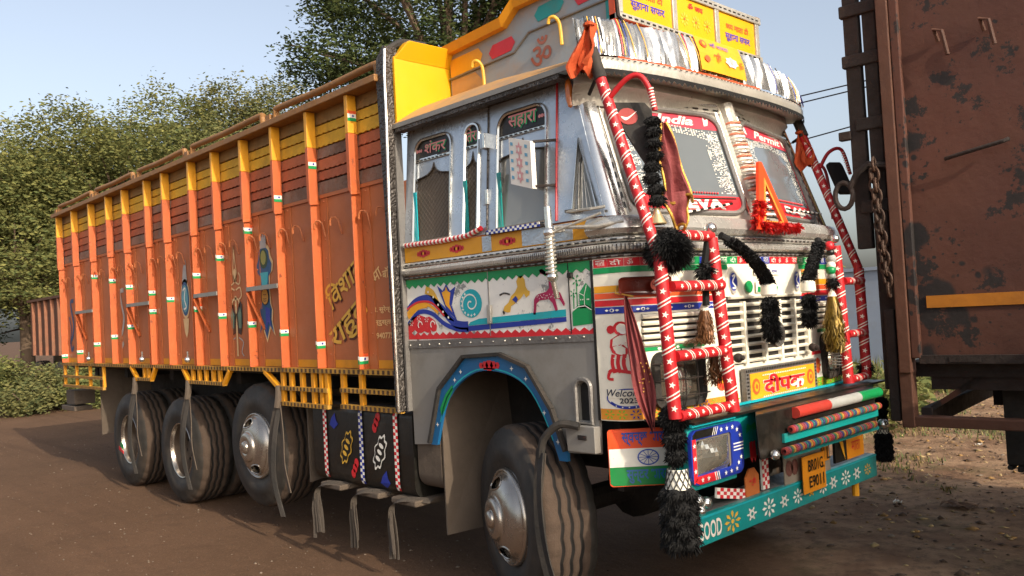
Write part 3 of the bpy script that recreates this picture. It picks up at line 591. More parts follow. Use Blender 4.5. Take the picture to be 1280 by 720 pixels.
# sill trims: red and white rope, blue and white chequer
def chequer(P, pts, r, c1, c2, st=.016):
    L = []; 
    for i in range(len(pts)-1):
        a, b = Vector(pts[i]), Vector(pts[i+1]); n = max(1, int((b-a).length/st)); L += [a.lerp(b, k/n) for k in range(n)]
    L.append(Vector(pts[-1]))
    for i in range(len(L)-1): P.tube([L[i], L[i+1]], r, c1 if i % 2 else c2, 8, cap=(i in (0, len(L)-2)))
P = MB(); chequer(P, [(-1.575, -.02, 2.165), (-1.2, -.02, 2.158), (-.95, -.02, 2.165), (-.82, -.02, 2.195)], .016, RED, W_, .018); P.build('sill_rope', T)
P = MB(); P.box(-.775, -.30, -.03, -.002, 2.150, 2.167, DARKST)
for k in range(22):
    for j in range(2): P.box(-.76+k*.0195, -.76+(k+1)*.0195, -.034, -.0305, 2.151+j*.012, 2.163+j*.012, (BLU if (k+j) % 2 else W_))
P.build('door_sill', T)
# belt mouldings
P = MB(); P.box(-1.6, -.02, -.003, .02, 2.055, 2.150, YEL)
for x in (-.83, -.745): pass
P.box(-.835, -.755, -.0055, -.0035, 2.06, 2.148, STEEL); P.box(-.50, -.12, -.0055, -.0035, 2.06, 2.148, STEEL)
o = P.build('yellow_belt', T)
P = MB()
for x in (-1.4, -1.07, -.62):
    for j, r in ((-.055, .014), (-.03, .02), (0, .026), (.03, .02), (.055, .014)): P.flat(sp(.005), circ(x+j, 2.10, r, 6, r*1.1), RED)
    P.flat(sp(.007), circ(x, 2.10, .01, 8), YEL)
P.build('belt_flowers', o)
def curveX(s): pass
# plan curve of the nose; parameter s = distance along it from the rear cab corner (negative s runs back along the side)
NP = [(0, -.004), (.06, 0), (.115, .01), (.162, .032), (.198, .075), (.222, .14), (.245, .25), (.268, .42), (.285, .62), (.296, .88), (.30, 1.15)]
NP = NP+[(x, 2.3-y) for x, y in NP[-2::-1]]
NPs = spline([(x, y, 0) for x, y in NP], 4); cum = [0.]
for i in range(1, len(NPs)): cum.append(cum[-1]+math.hypot(NPs[i][0]-NPs[i-1][0], NPs[i][1]-NPs[i-1][1]))
cum = np.array(cum); NX = np.array([p[0] for p in NPs]); NY = np.array([p[1] for p in NPs]); LEN = float(cum[-1])
def FS(s, z, o=0.):
    if s <= 0: return Vector((s, -.004-o, z))
    s_ = min(s, LEN); x = float(np.interp(s_, cum, NX)); y = float(np.interp(s_, cum, NY)); e = .01
    x2 = float(np.interp(min(s_+e, LEN), cum, NX)); y2 = float(np.interp(min(s_+e, LEN), cum, NY)); x1 = float(np.interp(max(s_-e, 0), cum, NX)); y1 = float(np.interp(max(s_-e, 0), cum, NY))
    d = Vector((y2-y1, -(x2-x1), 0)).normalized()
    return Vector((x, y, z))+d*o
def fs(d): return lambda u, v, o=0.: FS(u, v, d+o)
def sY(y): return float(np.interp(y, NY, cum))
def us(a, b, st=.03):
    n = max(1, int(abs(b-a)/st)); return [lerp(a, b, k/n) for k in range(n+1)]
def moulding(x0, s1, z0, z1, m, prof, name):
    L = us(x0, 0, .2)[:-1]+us(0, s1, .04); P = MB(); vs = []
    for s in L: vs += [FS(s, lerp(z0, z1, b), a) for a, b in prof]
    k = len(prof); P.add(vs, [(i*k+j, (i+1)*k+j, (i+1)*k+j+1, i*k+j+1) for i in range(len(L)-1) for j in range(k-1)], m); return P.build(name, T, smooth=True)
half = [(0, 0), (.012, .12), (.018, .4), (.018, .6), (.012, .88), (0, 1)]
moulding(-1.6, LEN, 2.02, 2.052, SILVM, half, 'belt_moulding')
moulding(-1.6, LEN, 1.965, 2.018, SILVM, [(0, 0), (.02, .05), (.034, .3), (.036, .6), (.022, .92), (0, 1)], 'belt_moulding')
moulding(-1.6, LEN, 1.945, 1.963, DARKST, half, 'belt_moulding')
moulding(0, LEN, 2.053, 2.15, SILVM, [(.0, 0), (.03, .1), (.045, .35), (.04, .7), (.02, 1)], 'cowl_moulding')
for z in (2.035, 1.953):
    P = MB(); s = -1.58
    while s < LEN-.05: P.grid(fs(.0195), [s, s+.03], [z-.004, z+.004], BLK if z > 2 else STEELD); s += .055
    P.build('moulding_slots', T)
P = MB(); s = -.6
while s < .5: P.grid(fs(.0375), [s, s+.006], [1.975, 2.008], DARKST); s += .016
P.build('moulding_ribs', T)
# white painted panel
P = MB(); P.plate(sp(.002), [(-1.6, 1.55), (-.012, 1.57), (-.012, 1.943), (-1.6, 1.943)], .02, WW); wp = P.build('painted_door_panel', T)
P = MB(); S = sp(.0045)
def zig(P, S, x0, x1, zt, zb, dz, st, m, flip=False):
    n = int((x1-x0)/st); L = [(lerp(x0, x1, k/n), zb-(dz if k % 2 else 0)*(1 if not flip else -1)) for k in range(n+1)]
    P.flat(S, [(x0, zt), *L, (x1, zt)] if not flip else [(x0, zt), *L, (x1, zt)], m)
zig(P, S, -1.6, -.0125, 1.943, 1.905, .022, .032, GRN); zig(P, S, -1.6, -.0125, 1.56, 1.583, .02, .032, RED, True); P.build('zigzag_border', wp)
P = MB(); S = sp(.0045); NAVY = BLU
addstroke(P, S, spline([(-1.6, 1.74), (-1.5, 1.80), (-1.36, 1.81), (-1.24, 1.74), (-1.12, 1.65), (-1.0, 1.635)], 6), .05, NAVY)
addstroke(P, sp(.006), spline([(-1.6, 1.71), (-1.5, 1.765), (-1.38, 1.775), (-1.28, 1.72)], 6), [.05]*6+[.045]*6+[.02]*7, YEL)
addstroke(P, sp(.007), spline([(-1.6, 1.755), (-1.48, 1.795), (-1.34, 1.785), (-1.22, 1.70)], 6), .014, RED)
addstroke(P, S, spline([(-1.6, 1.655), (-1.48, 1.73), (-1.35, 1.72), (-1.22, 1.65), (-1.1, 1.615), (-1.0, 1.61)], 6), .028, NAVY)
P.flat(S, [(-1.02, 1.60), (-.20, 1.635), (-.20, 1.66), (-1.0, 1.632)], NAVY); P.flat(S, [(-1.0, 1.634), (-.20, 1.662), (-.20, 1.70), (-.9, 1.672), (-.98, 1.655)], CYN)
addstroke(P, S, spline([(-1.40, 1.87), (-1.33, 1.84), (-1.27, 1.76), (-1.2, 1.70), (-1.13, 1.665)], 5), [.05, .05, .05, .05, .05, .05, .048, .046, .044, .042, .04, .038, .036, .034, .03, .028, .024, .02, .014, .01, .006], GOLDP)
for k, (x, z) in enumerate(((-1.37, 1.855), (-1.32, 1.82), (-1.275, 1.77), (-1.23, 1.725), (-1.18, 1.69))): P.flat(sp(.007), circ(x, z, .008, 8), W_)
P.flat(S, [(-1.28, 1.89), (-1.225, 1.855), (-1.19, 1.895), (-1.155, 1.85), (-1.10, 1.875), (-1.145, 1.76), (-1.10, 1.665), (-1.2, 1.74)], NAVY); P.flat(sp(.006), [(-1.235, 1.845), (-1.20, 1.855), (-1.19, 1.88), (-1.175, 1.85), (-1.15, 1.84), (-1.165, 1.77), (-1.14, 1.72), (-1.2, 1.765)], YEL)
P.flat(S, circ(-.965, 1.765, .10, 24, .085), CYN)
sw = [(-.965+.008*t*math.cos(t*1.0)*1.0, 1.765+.0068*t*math.sin(t)) for t in [k*.35+1 for k in range(26)]]; addstroke(P, sp(.006), sw, .009, W_)
for k in range(9): a = 2.2+k*.36; P.flat(sp(.006), star(-.965+.084*math.cos(a), 1.765+.071*math.sin(a), .012, 4, .4), W_)
pts = [(-1.60+.0, 1.585), (-1.6, 1.66), (-1.55, 1.70), (-1.48, 1.715), (-1.42, 1.70), (-1.37, 1.70), (-1.32, 1.675), (-1.30, 1.64), (-1.31, 1.61), (-1.345, 1.605), (-1.37, 1.62), (-1.36, 1.60), (-1.40, 1.60), (-1.43, 1.61), (-1.46, 1.60), (-1.5, 1.60), (-1.53, 1.62), (-1.57, 1.60)]
P.flat(S, pts, RED)
for x in (-1.47, -1.34): addstroke(P, sp(.006), [(x+.022*math.cos(t), 1.65+.022*math.sin(t)) for t in [k*.5 for k in range(9)]], .008, W_)
for x, z in ((-1.56, 1.665), (-1.48, 1.69), (-1.40, 1.685)): flower(P, sp(.007), x, z, .022, W_, 6, RED)
SL = lambda d: (lambda u, v, o=0.: SP(-.71+(u+.69)*.80, v, d+o))
SD = lambda d: (lambda u, v, o=0.: SP(-.445+(u+.36)*.78, v, d+o))
# leaping leopard and spotted deer
P.flat(SL(.0045), [(-.62, 1.70), (-.59, 1.70), (-.575, 1.735), (-.54, 1.745), (-.47, 1.775), (-.44, 1.80), (-.42, 1.775), (-.385, 1.79), (-.38, 1.81), (-.40, 1.815), (-.42, 1.84), (-.425, 1.875), (-.45, 1.90), (-.49, 1.895), (-.51, 1.87), (-.50, 1.84), (-.53, 1.81), (-.57, 1.79), (-.60, 1.755), (-.645, 1.735), (-.66, 1.71)], GOLDP)
addstroke(P, SL(.0045), spline([(-.58, 1.80), (-.64, 1.81), (-.69, 1.80)], 4), .01, DARKST); P.flat(SL(.006), [(-.56, 1.77), (-.52, 1.79), (-.5, 1.77), (-.52, 1.75)], BLU)
addstroke(P, SL(.0045), [(-.66, 1.71), (-.65, 1.69)], .018, DARKST)
P.flat(SD(.0045), [(-.36, 1.68), (-.335, 1.68), (-.32, 1.74), (-.29, 1.755), (-.20, 1.76), (-.165, 1.735), (-.14, 1.69), (-.12, 1.70), (-.14, 1.76), (-.10, 1.755), (-.06, 1.715), (-.05, 1.73), (-.09, 1.79), (-.15, 1.81), (-.155, 1.845), (-.12, 1.87), (-.13, 1.885), (-.165, 1.885), (-.20, 1.91), (-.21, 1.90), (-.195, 1.87), (-.19, 1.82), (-.22, 1.80), (-.30, 1.79), (-.325, 1.78), (-.345, 1.76), (-.35, 1.72)], MAG)
P.flat(SD(.0045), [(-.27, 1.90), (-.20, 1.885), (-.2, 1.90), (-.25, 1.925), (-.28, 1.92)], MAG)
for k in range(16): P.flat(SD(.006), circ(-.31+.011*k, 1.775+.01*math.sin(k*2.4), .0035, 6), W_)
# green village scene ahead of the door
x0 = -.165
P = P; P.flat(S, [(-.155, 1.61), (-.018, 1.62), (-.018, 1.70), (-.06, 1.72), (-.12, 1.715), (-.155, 1.68)], GRN); P.flat(S, [(-.10, 1.70), (-.02, 1.70), (-.02, 1.80), (-.05, 1.83), (-.10, 1.78)], GRN)
addstroke(P, sp(.006), [(-.15, 1.69), (-.11, 1.71), (-.06, 1.712), (-.02, 1.69)], .005, W_); addstroke(P, sp(.006), [(-.065, 1.71), (-.065, 1.765), (-.10, 1.78)], .004, W_); addstroke(P, sp(.006), [(-.065, 1.765), (-.045, 1.82)], .004, W_)
for x, z, q in ((-.115, 1.845, .034), (-.14, 1.78, .026)): addstroke(P, S, [(x, z), (x-.002, 1.7)], .007, GRN); flower(P, S, x, z, q, GRN, 5)
for x in (-.09, -.075, -.045, -.035): P.flat(sp(.006), circ(x, 1.745, .004, 6), W_)
P.build('animal_and_flower_painting', wp)
for xa, m_ in ((-.172, BLK), (-.806, STEELG)): P = MB(); P.box(xa, xa+.006, -.006, -.0025, 1.57, 1.943, m_); P.build('door_edge', wp)
for x, z in ((-.80, 1.69), (-.155, 1.86)): P = MB(); P.box(x-.012, x+.02, -.02, -.003, z-.05 if x < -.5 else z, z+.06 if x < -.5 else z+.03, CHROMED if x < -.5 else BLK); P.build('door_hinge', T, bevel=.004)
# steel strip and grey lower panel with the wheel arch
P = MB(); P.plate(sp(.008), [(-1.63, 1.50), (-.012, 1.53), (-.012, 1.568), (-1.6, 1.548)], .02, STEELD)
for k in range(16): P.ball((-1.58+k*.1, -.009, 1.522+k*.0021), .006, CHROMED, 6)
P.build('steel_strip', T)
arch = [(-1.41, .90), (-1.29, 1.24), (-1.04, 1.44), (-.72, 1.455), (-.50, 1.385), (-.33, 1.16), (-.24, .945)]
P = MB(); P.plate(sp(.0), [(-1.60, .885), arch[0], *arch[1:], (-.02, .955), (-.012, 1.528), (-1.6, 1.498)], .02, STEELG, [rrect(-.15, -.065, 1.12, 1.32, .04, 5, ('tr', 'tl'))]); lp = P.build('lower_cab_panel', T)
P = MB(); inner = [(-1.35, .90), (-1.225, 1.19), (-.99, 1.345), (-.75, 1.365), (-.53, 1.29), (-.39, 1.11), (-.30, .90)]
ins = spline([(a, b) for a, b in inner], 4); P.plate(sp(.012), [*arch, (-.24, .90), *ins[::-1]], .02, BLUB)
P.build('arch_trim', T, bevel=.003)
at_ = bpy.data.objects['arch_trim']; P = MB(); S = sp(.0145)
for j, r in ((-.07, .02), (-.035, .028), (0, .034), (.035, .028), (.07, .02)): P.flat(S, circ(-.82+j, 1.40+j*.02, r, 6), RED)
P.flat(S, [(-1.30, 1.13), (-1.24, 1.22), (-1.17, 1.28), (-1.16, 1.25), (-1.22, 1.17), (-1.285, 1.08)], GRN)
for x, z in ((-1.08, 1.36), (-1.33, 1.03), (-.63, 1.385), (-.52, 1.33), (-.39, 1.15), (-.30, 1.0), (-1.14, 1.31)): P.flat(off(SP, .0165), star(x, z, .016, 4, .35), W_)
for L, m in ((ins, CYN),): addstroke(P, S, [(a+.0, b+.012) for a, b in ins[2:-2]], .008, m)
P.build('arch_painting', at_)
P = MB(); 
for a, b in zip(arch[:-1], arch[1:]): P.bar((a[0], -.022, a[1]+.012), (b[0], -.022, b[1]+.012), .03, .02, RUB)
P.build('arch_rubber', T)
P = MB(); L = rrect(-.16, -.055, 1.11, 1.335, .045, 6, ('tr', 'tl')); P.tube([(x, -.008, z) for x, z in L], .013, STEELD, 6, closed=True); P.box(-.16, -.05, .02, .08, 1.1, 1.34, UNDER); P.build('step_recess', lp)
P = MB(); P.hexa([(-.20, -.05, .965), (-.01, -.05, .965), (-.20, .0, .965), (-.01, .0, .965), (-.21, -.05, 1.10), (-.01, -.05, 1.10), (-.21, -.001, 1.10), (-.01, -.001, 1.10)], STEELG)
P.box(-.12, -.06, -.058, -.051, 1.03, 1.055, RUST); P.build('cab_step', T, bevel=.008)
P = MB(); P.box(-.014, .0, -.008, .01, 1.13, 1.94, BLK); P.build('panel_gap', T)
# rear edge plate of the cab, outlining the load body front
P = MB(); P.plate(lambda u, v, o=0.: Vector((u, -.09-o, v)), [(-1.665, 1.10), (-1.635, 1.10), (-1.635, 2.3), (-1.60, 2.95), (-1.60, 3.28), (-1.585, 3.46), (-1.61, 3.47), (-1.69, 3.40), (-1.70, 3.26), (-1.685, 2.8), (-1.672, 2.3)], -.0+.09, DARKST); P.build('corner_plate', T)
P = MB(); P.tube([(-1.625, -.095, 1.10), (-1.622, -.095, 2.3), (-1.60, -.095, 2.95), (-1.597, -.095, 3.27), (-1.588, -.09, 3.44)], .010, CHROME, 8); P.box(-1.62, -1.602, -.035, 0.02, 1.10, 2.94, STEELD); P.build('corner_trim', T)
P = MB(); P.tube(spline([(-1.62, -.06, 3.44), (-1.6, 0.03, 3.50), (-1.61, .1, 3.52), (-1.6, .25, 3.525)], 4), .025, RUB, 8); P.build('corner_rubber', T, smooth=True)
# yellow bulkhead above the cab and the roof sheet
P = MB(); X_ = -1.575
P.plate(lambda u, v, o=0.: Vector((X_+o, u, v)), [(-.03, 2.92), (-.03, 3.40), (.05, 3.385), (2.2, 3.385), (2.2, 2.92)], .02, BODY)
P.hexa([(X_-.02, -.03, 3.385), (X_+.0, -.03, 3.385), (X_-.02, 2.2, 3.385), (X_+.0, 2.2, 3.385), (X_-.02, .05, 3.50), (X_+.07, .05, 3.50), (X_-.02, 2.2, 3.51), (X_+.07, 2.2, 3.51)], BODY); P.build('front_bulkhead', T, bevel=.006)
def RS(u, v, o=0.):   # roof edge sheet: u = X, v = 0 at the eave, 1 at the crown wall
    t = v; y = -.05+.47*t; z = 2.955+.20*math.sin(min(t, 1)*PI*.5)*(1 if u < -.9 else 1-.35*(u+.9)/.9)
    return Vector((u, y, z))
P = MB(); P.grid(RS, us(-1.6, .02, .1), [k/8 for k in range(9)], ROOFS); P.box(-1.6, 0.0, -.052, -.044, 2.925, 2.954, STEELG); P.build('roof_eave', T, smooth=True)
P = MB(); P.box(-1.58, -.12, -.045, .02, 2.90, 2.924, DARKST); P.build('gutter', T)
P = MB(); P.box(-1.58, -.08, .10, 2.25, 2.93, 2.96, STEELG); P.build('cab_roof', T)
# crown (luggage rack side) above the roof
SC = lambda u, v, o=0.: Vector((u, .43-o, v))
prof_t = [(-1.56, 3.47), (-.98, 3.50), (-.86, 3.585), (-.10, 3.60)]
P = MB(); P.plate(SC, [(-1.56, 3.10), (-.10, 3.02), *prof_t[::-1]], .03, GREYP); cr = P.build('crown_side', T)
P = MB()
for a, b in zip(prof_t[:-1], prof_t[1:]): P.hexa([(a[0], .38, a[1]+.0), (b[0], .38, b[1]+.0), (a[0], .46, a[1]), (b[0], .46, b[1]), (a[0], .36, a[1]+.055), (b[0], .36, b[1]+.055), (a[0], .46, a[1]+.06), (b[0], .46, b[1]+.06)], PANELY)
P.build('crown_rail', cr)
mid = [(-1.56, 3.31), (-.92, 3.33), (-.78, 3.42), (-.10, 3.43)]
P = MB(); P.tube([SC(a, b, .006) for a, b in mid], .008, STEELD, 6)
P.flat(off(SC, .003), [(-1.555, 3.32), (-1.26, 3.33), (-1.22, 3.40), (-1.26, 3.45), (-1.555, 3.44)], YEL)
for x, m in ((-1.03, ORG), (-.60, TEAL), (-.27, ORG)):
    z = 3.385 if x < -.9 else 3.505; mm = RED if m is ORG else m
    P.flat(off(SC, .003), [(x-.13, z), (x-.10, z-.045), (x+.08, z-.035), (x+.12, z+.01), (x+.09, z+.055), (x-.09, z+.045)], mm)
P.flat(off(SC, .003), [(-.16, 3.05), (-.105, 3.05), (-.105, 3.59), (-.17, 3.59)], TEAL)
P.flat(off(SC, .003), [(-1.55, 3.11), (-1.35, 3.105), (-1.2, 3.2), (-1.3, 3.3), (-1.55, 3.3)], ROOFS); P.build('crown_painting', cr)
P = MB(); P.raw(off(SC, .003), place(text('ॐ', .17, .01), -.78, 3.19, .04), mat('faded_red', '#a3583f', .6, dirt=.3, dirtcol='#8a949a', bump=0)); P.build('om_symbol', cr)
for x, z in ((-1.20, 3.34), (-.50, 3.42)):
    P = MB(); P.tube(spline([(x, .41, z-.16), (x, .40, z-.04), (x-.01, .37, z), (x-.04, .36, z+.0), (x-.055, .36, z-.03)], 4), .011, GOLDP, 8); P.build('crown_hook', cr, smooth=True)
P = MB(); P.ball((-.28, .425, 3.33), .016, BLK, 8); P.ball((-1.5, .425, 3.17), .014, BLK, 8); P.build('crown_bolt', cr)
P = MB(); P.plate(lambda u, v, o=0.: Vector((u, 1.95+o, v)), [(-1.56, 3.0), (-.10, 3.0), *prof_t[::-1]], .03, GREYP); P.box(-1.56, -1.5, .47, 1.9, 3.0, 3.5, GREYP); P.build('crown_far_side', T)
# ================================================================ nose: painted fascia
Z0, Z1 = 1.13, 1.945
Lm = LEN/2
def mir(s): return LEN-s
HLs = (sY(.14), sY(.50)); HLz = (1.175, 1.46)
P = MB(); P.grid(fs(0), us(.001, LEN, .02), [Z0, 1.3, 1.5, 1.7, Z1], FWH)
P.grid(lambda s, z, o=0.: FS(s, z, -.0)+Vector((-.0, 0, 0)), us(.001, LEN, .05), [Z0-.002, Z0], UNDER); P.build('fascia', T, smooth=True); fa = bpy.data.objects['fascia']
P = MB(); P.box(-.02, .10, .06, 2.24, 1.15, 2.10, UNDER); P.build('nose_core', T)
def band(P, s0, s1, z0, z1, m, o=.003): P.grid(fs(o), us(s0, s1, .025), [z0, z1], m)
P = MB()
# strip of sacred words
cols_ = [RED, RED, GRN, GRN, BLU, GRN, RED, BLU]; s = .01; k = 0
words = ['माता', 'दी', 'ॐ', 'ॐ', 'जय', 'माता', 'दी', 'ॐ', 'ॐ', 'जय']
while s < LEN-.09:
    c = cols_[(k//2) % len(cols_)]; wd_ = .085; band(P, s, s+wd_-.002, 1.900, 1.940, c)
    t = words[k % len(words)]; P.raw(fs(.0045), place(text(t, .029, .0, w=min(.056, .026*len(t)+.004)), s+.014, 1.906), W_); s += wd_; k += 1
P.build('word_strip', fa)
gA, gB = sY(.86), sY(1.44)           # the bonnet panel between them
for a, b, sg in ((.005, sY(.74), 1), (sY(1.56), LEN-.005, -1)):
    P = MB(); band(P, a, b+(.03 if sg > 0 else 0), 1.868, 1.897, GRN); P.build('green_stripe', fa)
    for z0, z1, m, nm in ((1.772, 1.805, YEL, 'yellow_stripe'), (1.740, 1.768, ORG, 'orange_stripe'), (1.703, 1.733, RED, 'red_stripe'), (1.665, 1.698, BLU, 'blue_stripe')):
        P = MB(); band(P, a, b, z0, z1, m)
        if m is BLU:
            x = a+.1
            while x < b-.06:
                P.flat(fs(.0045), circ(x, (z0+z1)/2, .013, 8, .009), W_); P.flat(fs(.006), circ(x, (z0+z1)/2, .006, 8), BLU)
                for q in (-.028, .028): P.flat(fs(.0045), [(x+q-.012, (z0+z1)/2), (x+q, (z0+z1)/2+.006), (x+q+.012, (z0+z1)/2), (x+q, (z0+z1)/2-.006)], W_)
                x += .16
        P.build(nm, fa)
# foot border of flowers
P = MB(); cs_ = [YEL, ORG]; band(P, .005, sY(.80), 1.135, 1.19, mat('border_orange', '#d58a2a', .5, bump=0)); s = .03; k = 0
while s < sY(.76): flower(P, fs(.0045), s+.03, 1.1625, .030, LGRN if k in (0, 1, 4, 5) else BLU, 6, YEL, .85); s += .068; k = (k+1) % 6
band(P, sY(1.62), LEN-.01, 1.135, 1.19, LGRN); s = sY(1.64)
while s < LEN-.05: flower(P, fs(.0045), s+.03, 1.1625, .028, ORG if int(s*15) % 2 else YEL, 6, RED, .85); s += .068
P.build('flower_border', fa)
# red dancer and welcome badge on the corner
P = MB(); S = lambda u, v, o=0.: FS(u*1.15-.045, 1.48+(v-1.48)*.92, .003+o); S5 = lambda u, v, o=0.: FS(u*1.15-.045, 1.48+(v-1.48)*.92, .0045+o)
P.flat(S, circ(.165, 1.60, .035, 14, .038), RED); P.flat(S, circ(.118, 1.595, .02, 8, .024), RED); P.flat(S5, circ(.175, 1.592, .020, 12, .024), W_)
P.flat(S, [(.15, 1.565), (.195, 1.565), (.20, 1.53), (.17, 1.515), (.19, 1.49), (.19, 1.46), (.15, 1.45), (.12, 1.47), (.11, 1.50), (.115, 1.54)], RED)
for k in range(3): addstroke(P, S, spline([(.125+k*.026, 1.46), (.118+k*.026, 1.41), (.128+k*.026, 1.36)], 4), .017, RED)
addstroke(P, S, spline([(.10, 1.36), (.12, 1.375), (.20, 1.36), (.24, 1.345)], 4), .018, RED); addstroke(P, S, spline([(.10, 1.36), (.095, 1.33), (.12, 1.325)], 4), .015, RED)
addstroke(P, S5, [(.13, 1.53), (.155, 1.50), (.18, 1.525)], .006, W_); addstroke(P, S5, [(.125, 1.44), (.185, 1.435)], .005, W_)
P.build('dancer_emblem', fa)
P = MB(); S = fs(.003); E_ = [(.165+.115*math.cos(t), 1.243+.045*math.sin(t)) for t in [2*PI*k/36 for k in range(37)]]; addstroke(P, S, E_, .007, BLU)
band(P, .055, .27, 1.245, 1.285, FWH, .0035); P.raw(fs(.005), place(text('Welcome', .036, .012, .3, w=.20), .05, 1.252), mat('ink_blue', '#1a2238', .5, bump=0)); P.raw(fs(.005), place(text('2023', .026, .02, w=.09), .12, 1.218), mat('ink_blue', '#1a2238', .5))
addstroke(P, S, spline([(.07, 1.222), (.11, 1.203), (.165, 1.197), (.22, 1.203), (.26, 1.222)], 5), .014, BLU)
for k in range(5): P.flat(fs(.0045), circ(.10+k*.033, 1.205-.006*(k in (1, 2, 3)), .004, 6), W_)
P.build('welcome_badge', fa)
# turn lamps
def turnlamp(c):
    s0 = c-.16; P = MB(); s0 += .02; pr = rrect(s0, s0+.27, 1.752, 1.842, .02, 4)
    P.plate(fs(.045), pr, .045, REDL); o = P.build('turn_lamp', T, bevel=.006)
    P = MB(); P.flat(fs(.0475), circ(s0+.16, 1.797, .028, 14), mat('pale_red', '#d0604a', .5)); P.raw(fs(.049), place(text('H.2', .022, .02, w=.034), s0+.143, 1.787), REDL); P.build('lamp_sticker', o)
    P = MB(); P.tube([FS(s0-.01, 1.80, .01), FS(s0-.015, 1.765, .04), FS(s0+.05, 1.745, .05)], .005, GOLD, 6); P.build('lamp_tinsel', o)
turnlamp(sY(.14)); turnlamp(LEN-sY(.14))
# headlamps with guard wires
for a, b in (HLs, (LEN-HLs[1], LEN-HLs[0])):
    P = MB(); out = rrect(a, b, *HLz, .06, 6); inn = rrect(a+.035, b-.035, HLz[0]+.035, HLz[1]-.035, .04, 6)
    P.plate(fs(.03), out, .03, RUB, [inn]); h = P.build('headlamp', T, bevel=.004)
    P = MB(); P.flat(fs(.008), rrect(a+.03, b-.03, HLz[0]+.03, HLz[1]-.03, .04, 6), mat('reflector', '#8a867c', .12, metal=.9, bump=0, dirt=.2)); 
    P.lathe([(-.0, .085), (.012, .07), (.02, .04), (.022, .001)], FS((a+b)/2, 1.29, .01), FS((a+b)/2, 1.29, 1)-FS((a+b)/2, 1.29, 0), LENS, 20); P.build('lens', h, smooth=True)
    P = MB()
    for t in (.25, .5, .75): P.tube([FS(lerp(a, b, t), HLz[0]-.01, .03), FS(lerp(a, b, t), 1.22, .05), FS(lerp(a, b, t), 1.42, .05), FS(lerp(a, b, t), HLz[1]+.01, .03)], .0035, RDARK, 5)
    for t in (.2, .5, .8): z = lerp(HLz[0], HLz[1], t); P.tube([FS(a-.02, z, .03), FS(a+.04, z, .052), FS(b-.04, z, .052), FS(b+.02, z, .03)], .0035, RDARK, 5)
    P.build('wire_guard', h)
# side vents and main grille: recess + separate slats
def slatrow(nm, s0, s1, zs, h, o=.018, lab=None):
    for z in zs:
        P = MB(); L = us(s0, s1, .05); pr = [(0, z-h), (o, z-h*.8), (o+.006, z), (o-.004, z+h*.7), (0, z+h*.8)]
        vs = [FS(s, zz, a) for s in L for a, zz in pr]; k = 5
        P.add(vs, [(i*k+j, (i+1)*k+j, (i+1)*k+j+1, i*k+j+1) for i in range(len(L)-1) for j in range(k-1)], FWH)
        P.add([FS(L[0], zz, a) for a, zz in pr], [(0, 1, 2, 3, 4)], FWH); P.add([FS(L[-1], zz, a) for a, zz in pr], [(4, 3, 2, 1, 0)], FWH); P.build(nm, T)
for a, b in ((sY(.10), sY(.53)), (LEN-sY(.53), LEN-sY(.10))):
    P = MB(); band(P, a, b, 1.495, 1.655, UNDER, .0015); P.build('vent_recess', T); slatrow('vent_slat', a, b, [1.507+k*.034 for k in range(5)], .013)
    P = MB(); P.plate(fs(.016), [(b-.03, 1.49), (b+.012, 1.49), (b+.012, 1.665), (b-.03, 1.665)], .016, FWH); P.build('vent_side', T, bevel=.003)
    P = MB(); band(P, a, b, 1.468, 1.488, GRN)
    x = a+.1
    while x < b-.05: P.flat(fs(.0045), circ(x, 1.478, .012, 8, .007), W_); x += .13
    P.build('green_stripe', fa)
G0, G1 = sY(.70), LEN-sY(.70)
P = MB(); band(P, G0, G1, 1.345, 1.72, UNDER, .0015); P.build('grille_recess', T)
slatrow('grille_slat', G0, G1, [1.362+k*.0445 for k in range(8)], .0125)
slatrow('grille_slat', G0+.06, G1-.06, [1.715], .012)
for s in (G0, lerp(G0, G1, .2), lerp(G0, G1, .42), lerp(G0, G1, .62), lerp(G0, G1, .82), G1):
    P = MB(); P.plate(fs(.026), [(s-.012, 1.345), (s+.012, 1.345), (s+.012, 1.69), (s-.012, 1.69)], .026, FWH); P.build('grille_upright', T, bevel=.003)
# bonnet plate with emblems
P = MB(); P.plate(fs(.014), [(G0-.02, 1.72), (G1+.02, 1.72), (G1-.09, 1.885), (G0+.09, 1.885)], .014, FWH); bo = P.build('bonnet_plate', T, bevel=.003)
P = MB()
for c, sg in ((G0+.10, 1), (G1-.10, -1)):
    P.flat(fs(.016), circ(c, 1.80, .042, 16, .058), SILV); P.flat(fs(.0175), circ(c, 1.80, .034, 16, .05), BLU)
    addstroke(P, fs(.019), spline([(c-.015, 1.83), (c+.015, 1.835), (c-.01, 1.80), (c+.018, 1.77), (c-.015, 1.765)], 5), .010, W_); P.flat(fs(.0175), circ(c, 1.745, .02, 10, .012), SILV)
P.build('peacock_emblem', bo)
P = MB(); band(P, Lm-.14, Lm+.14, 1.835, 1.872, W_, .0165); P.raw(fs(.0185), place(text('जय श्री राम', .028, .02, w=.22), Lm-.11, 1.84), BLU); P.build('prayer_lettering', bo)
P = MB(); band(P, Lm-.13, Lm+.13, 1.735, 1.80, W_, .0165)
for k in range(4): P.flat(fs(.018), [(Lm-.12+k*.062, 1.738), (Lm-.09+k*.062, 1.738), (Lm-.075+k*.062, 1.765), (Lm-.11+k*.062, 1.77)], GRN)
for k in range(3): P.flat(fs(.018), rrect(Lm-.1+k*.07, Lm-.06+k*.07, 1.782, 1.796, .004), ORG)
P.flat(fs(.0165), circ(Lm-.2, 1.77, .04, 14, .035), GRN); P.build('bonnet_sticker', bo)
P = MB()
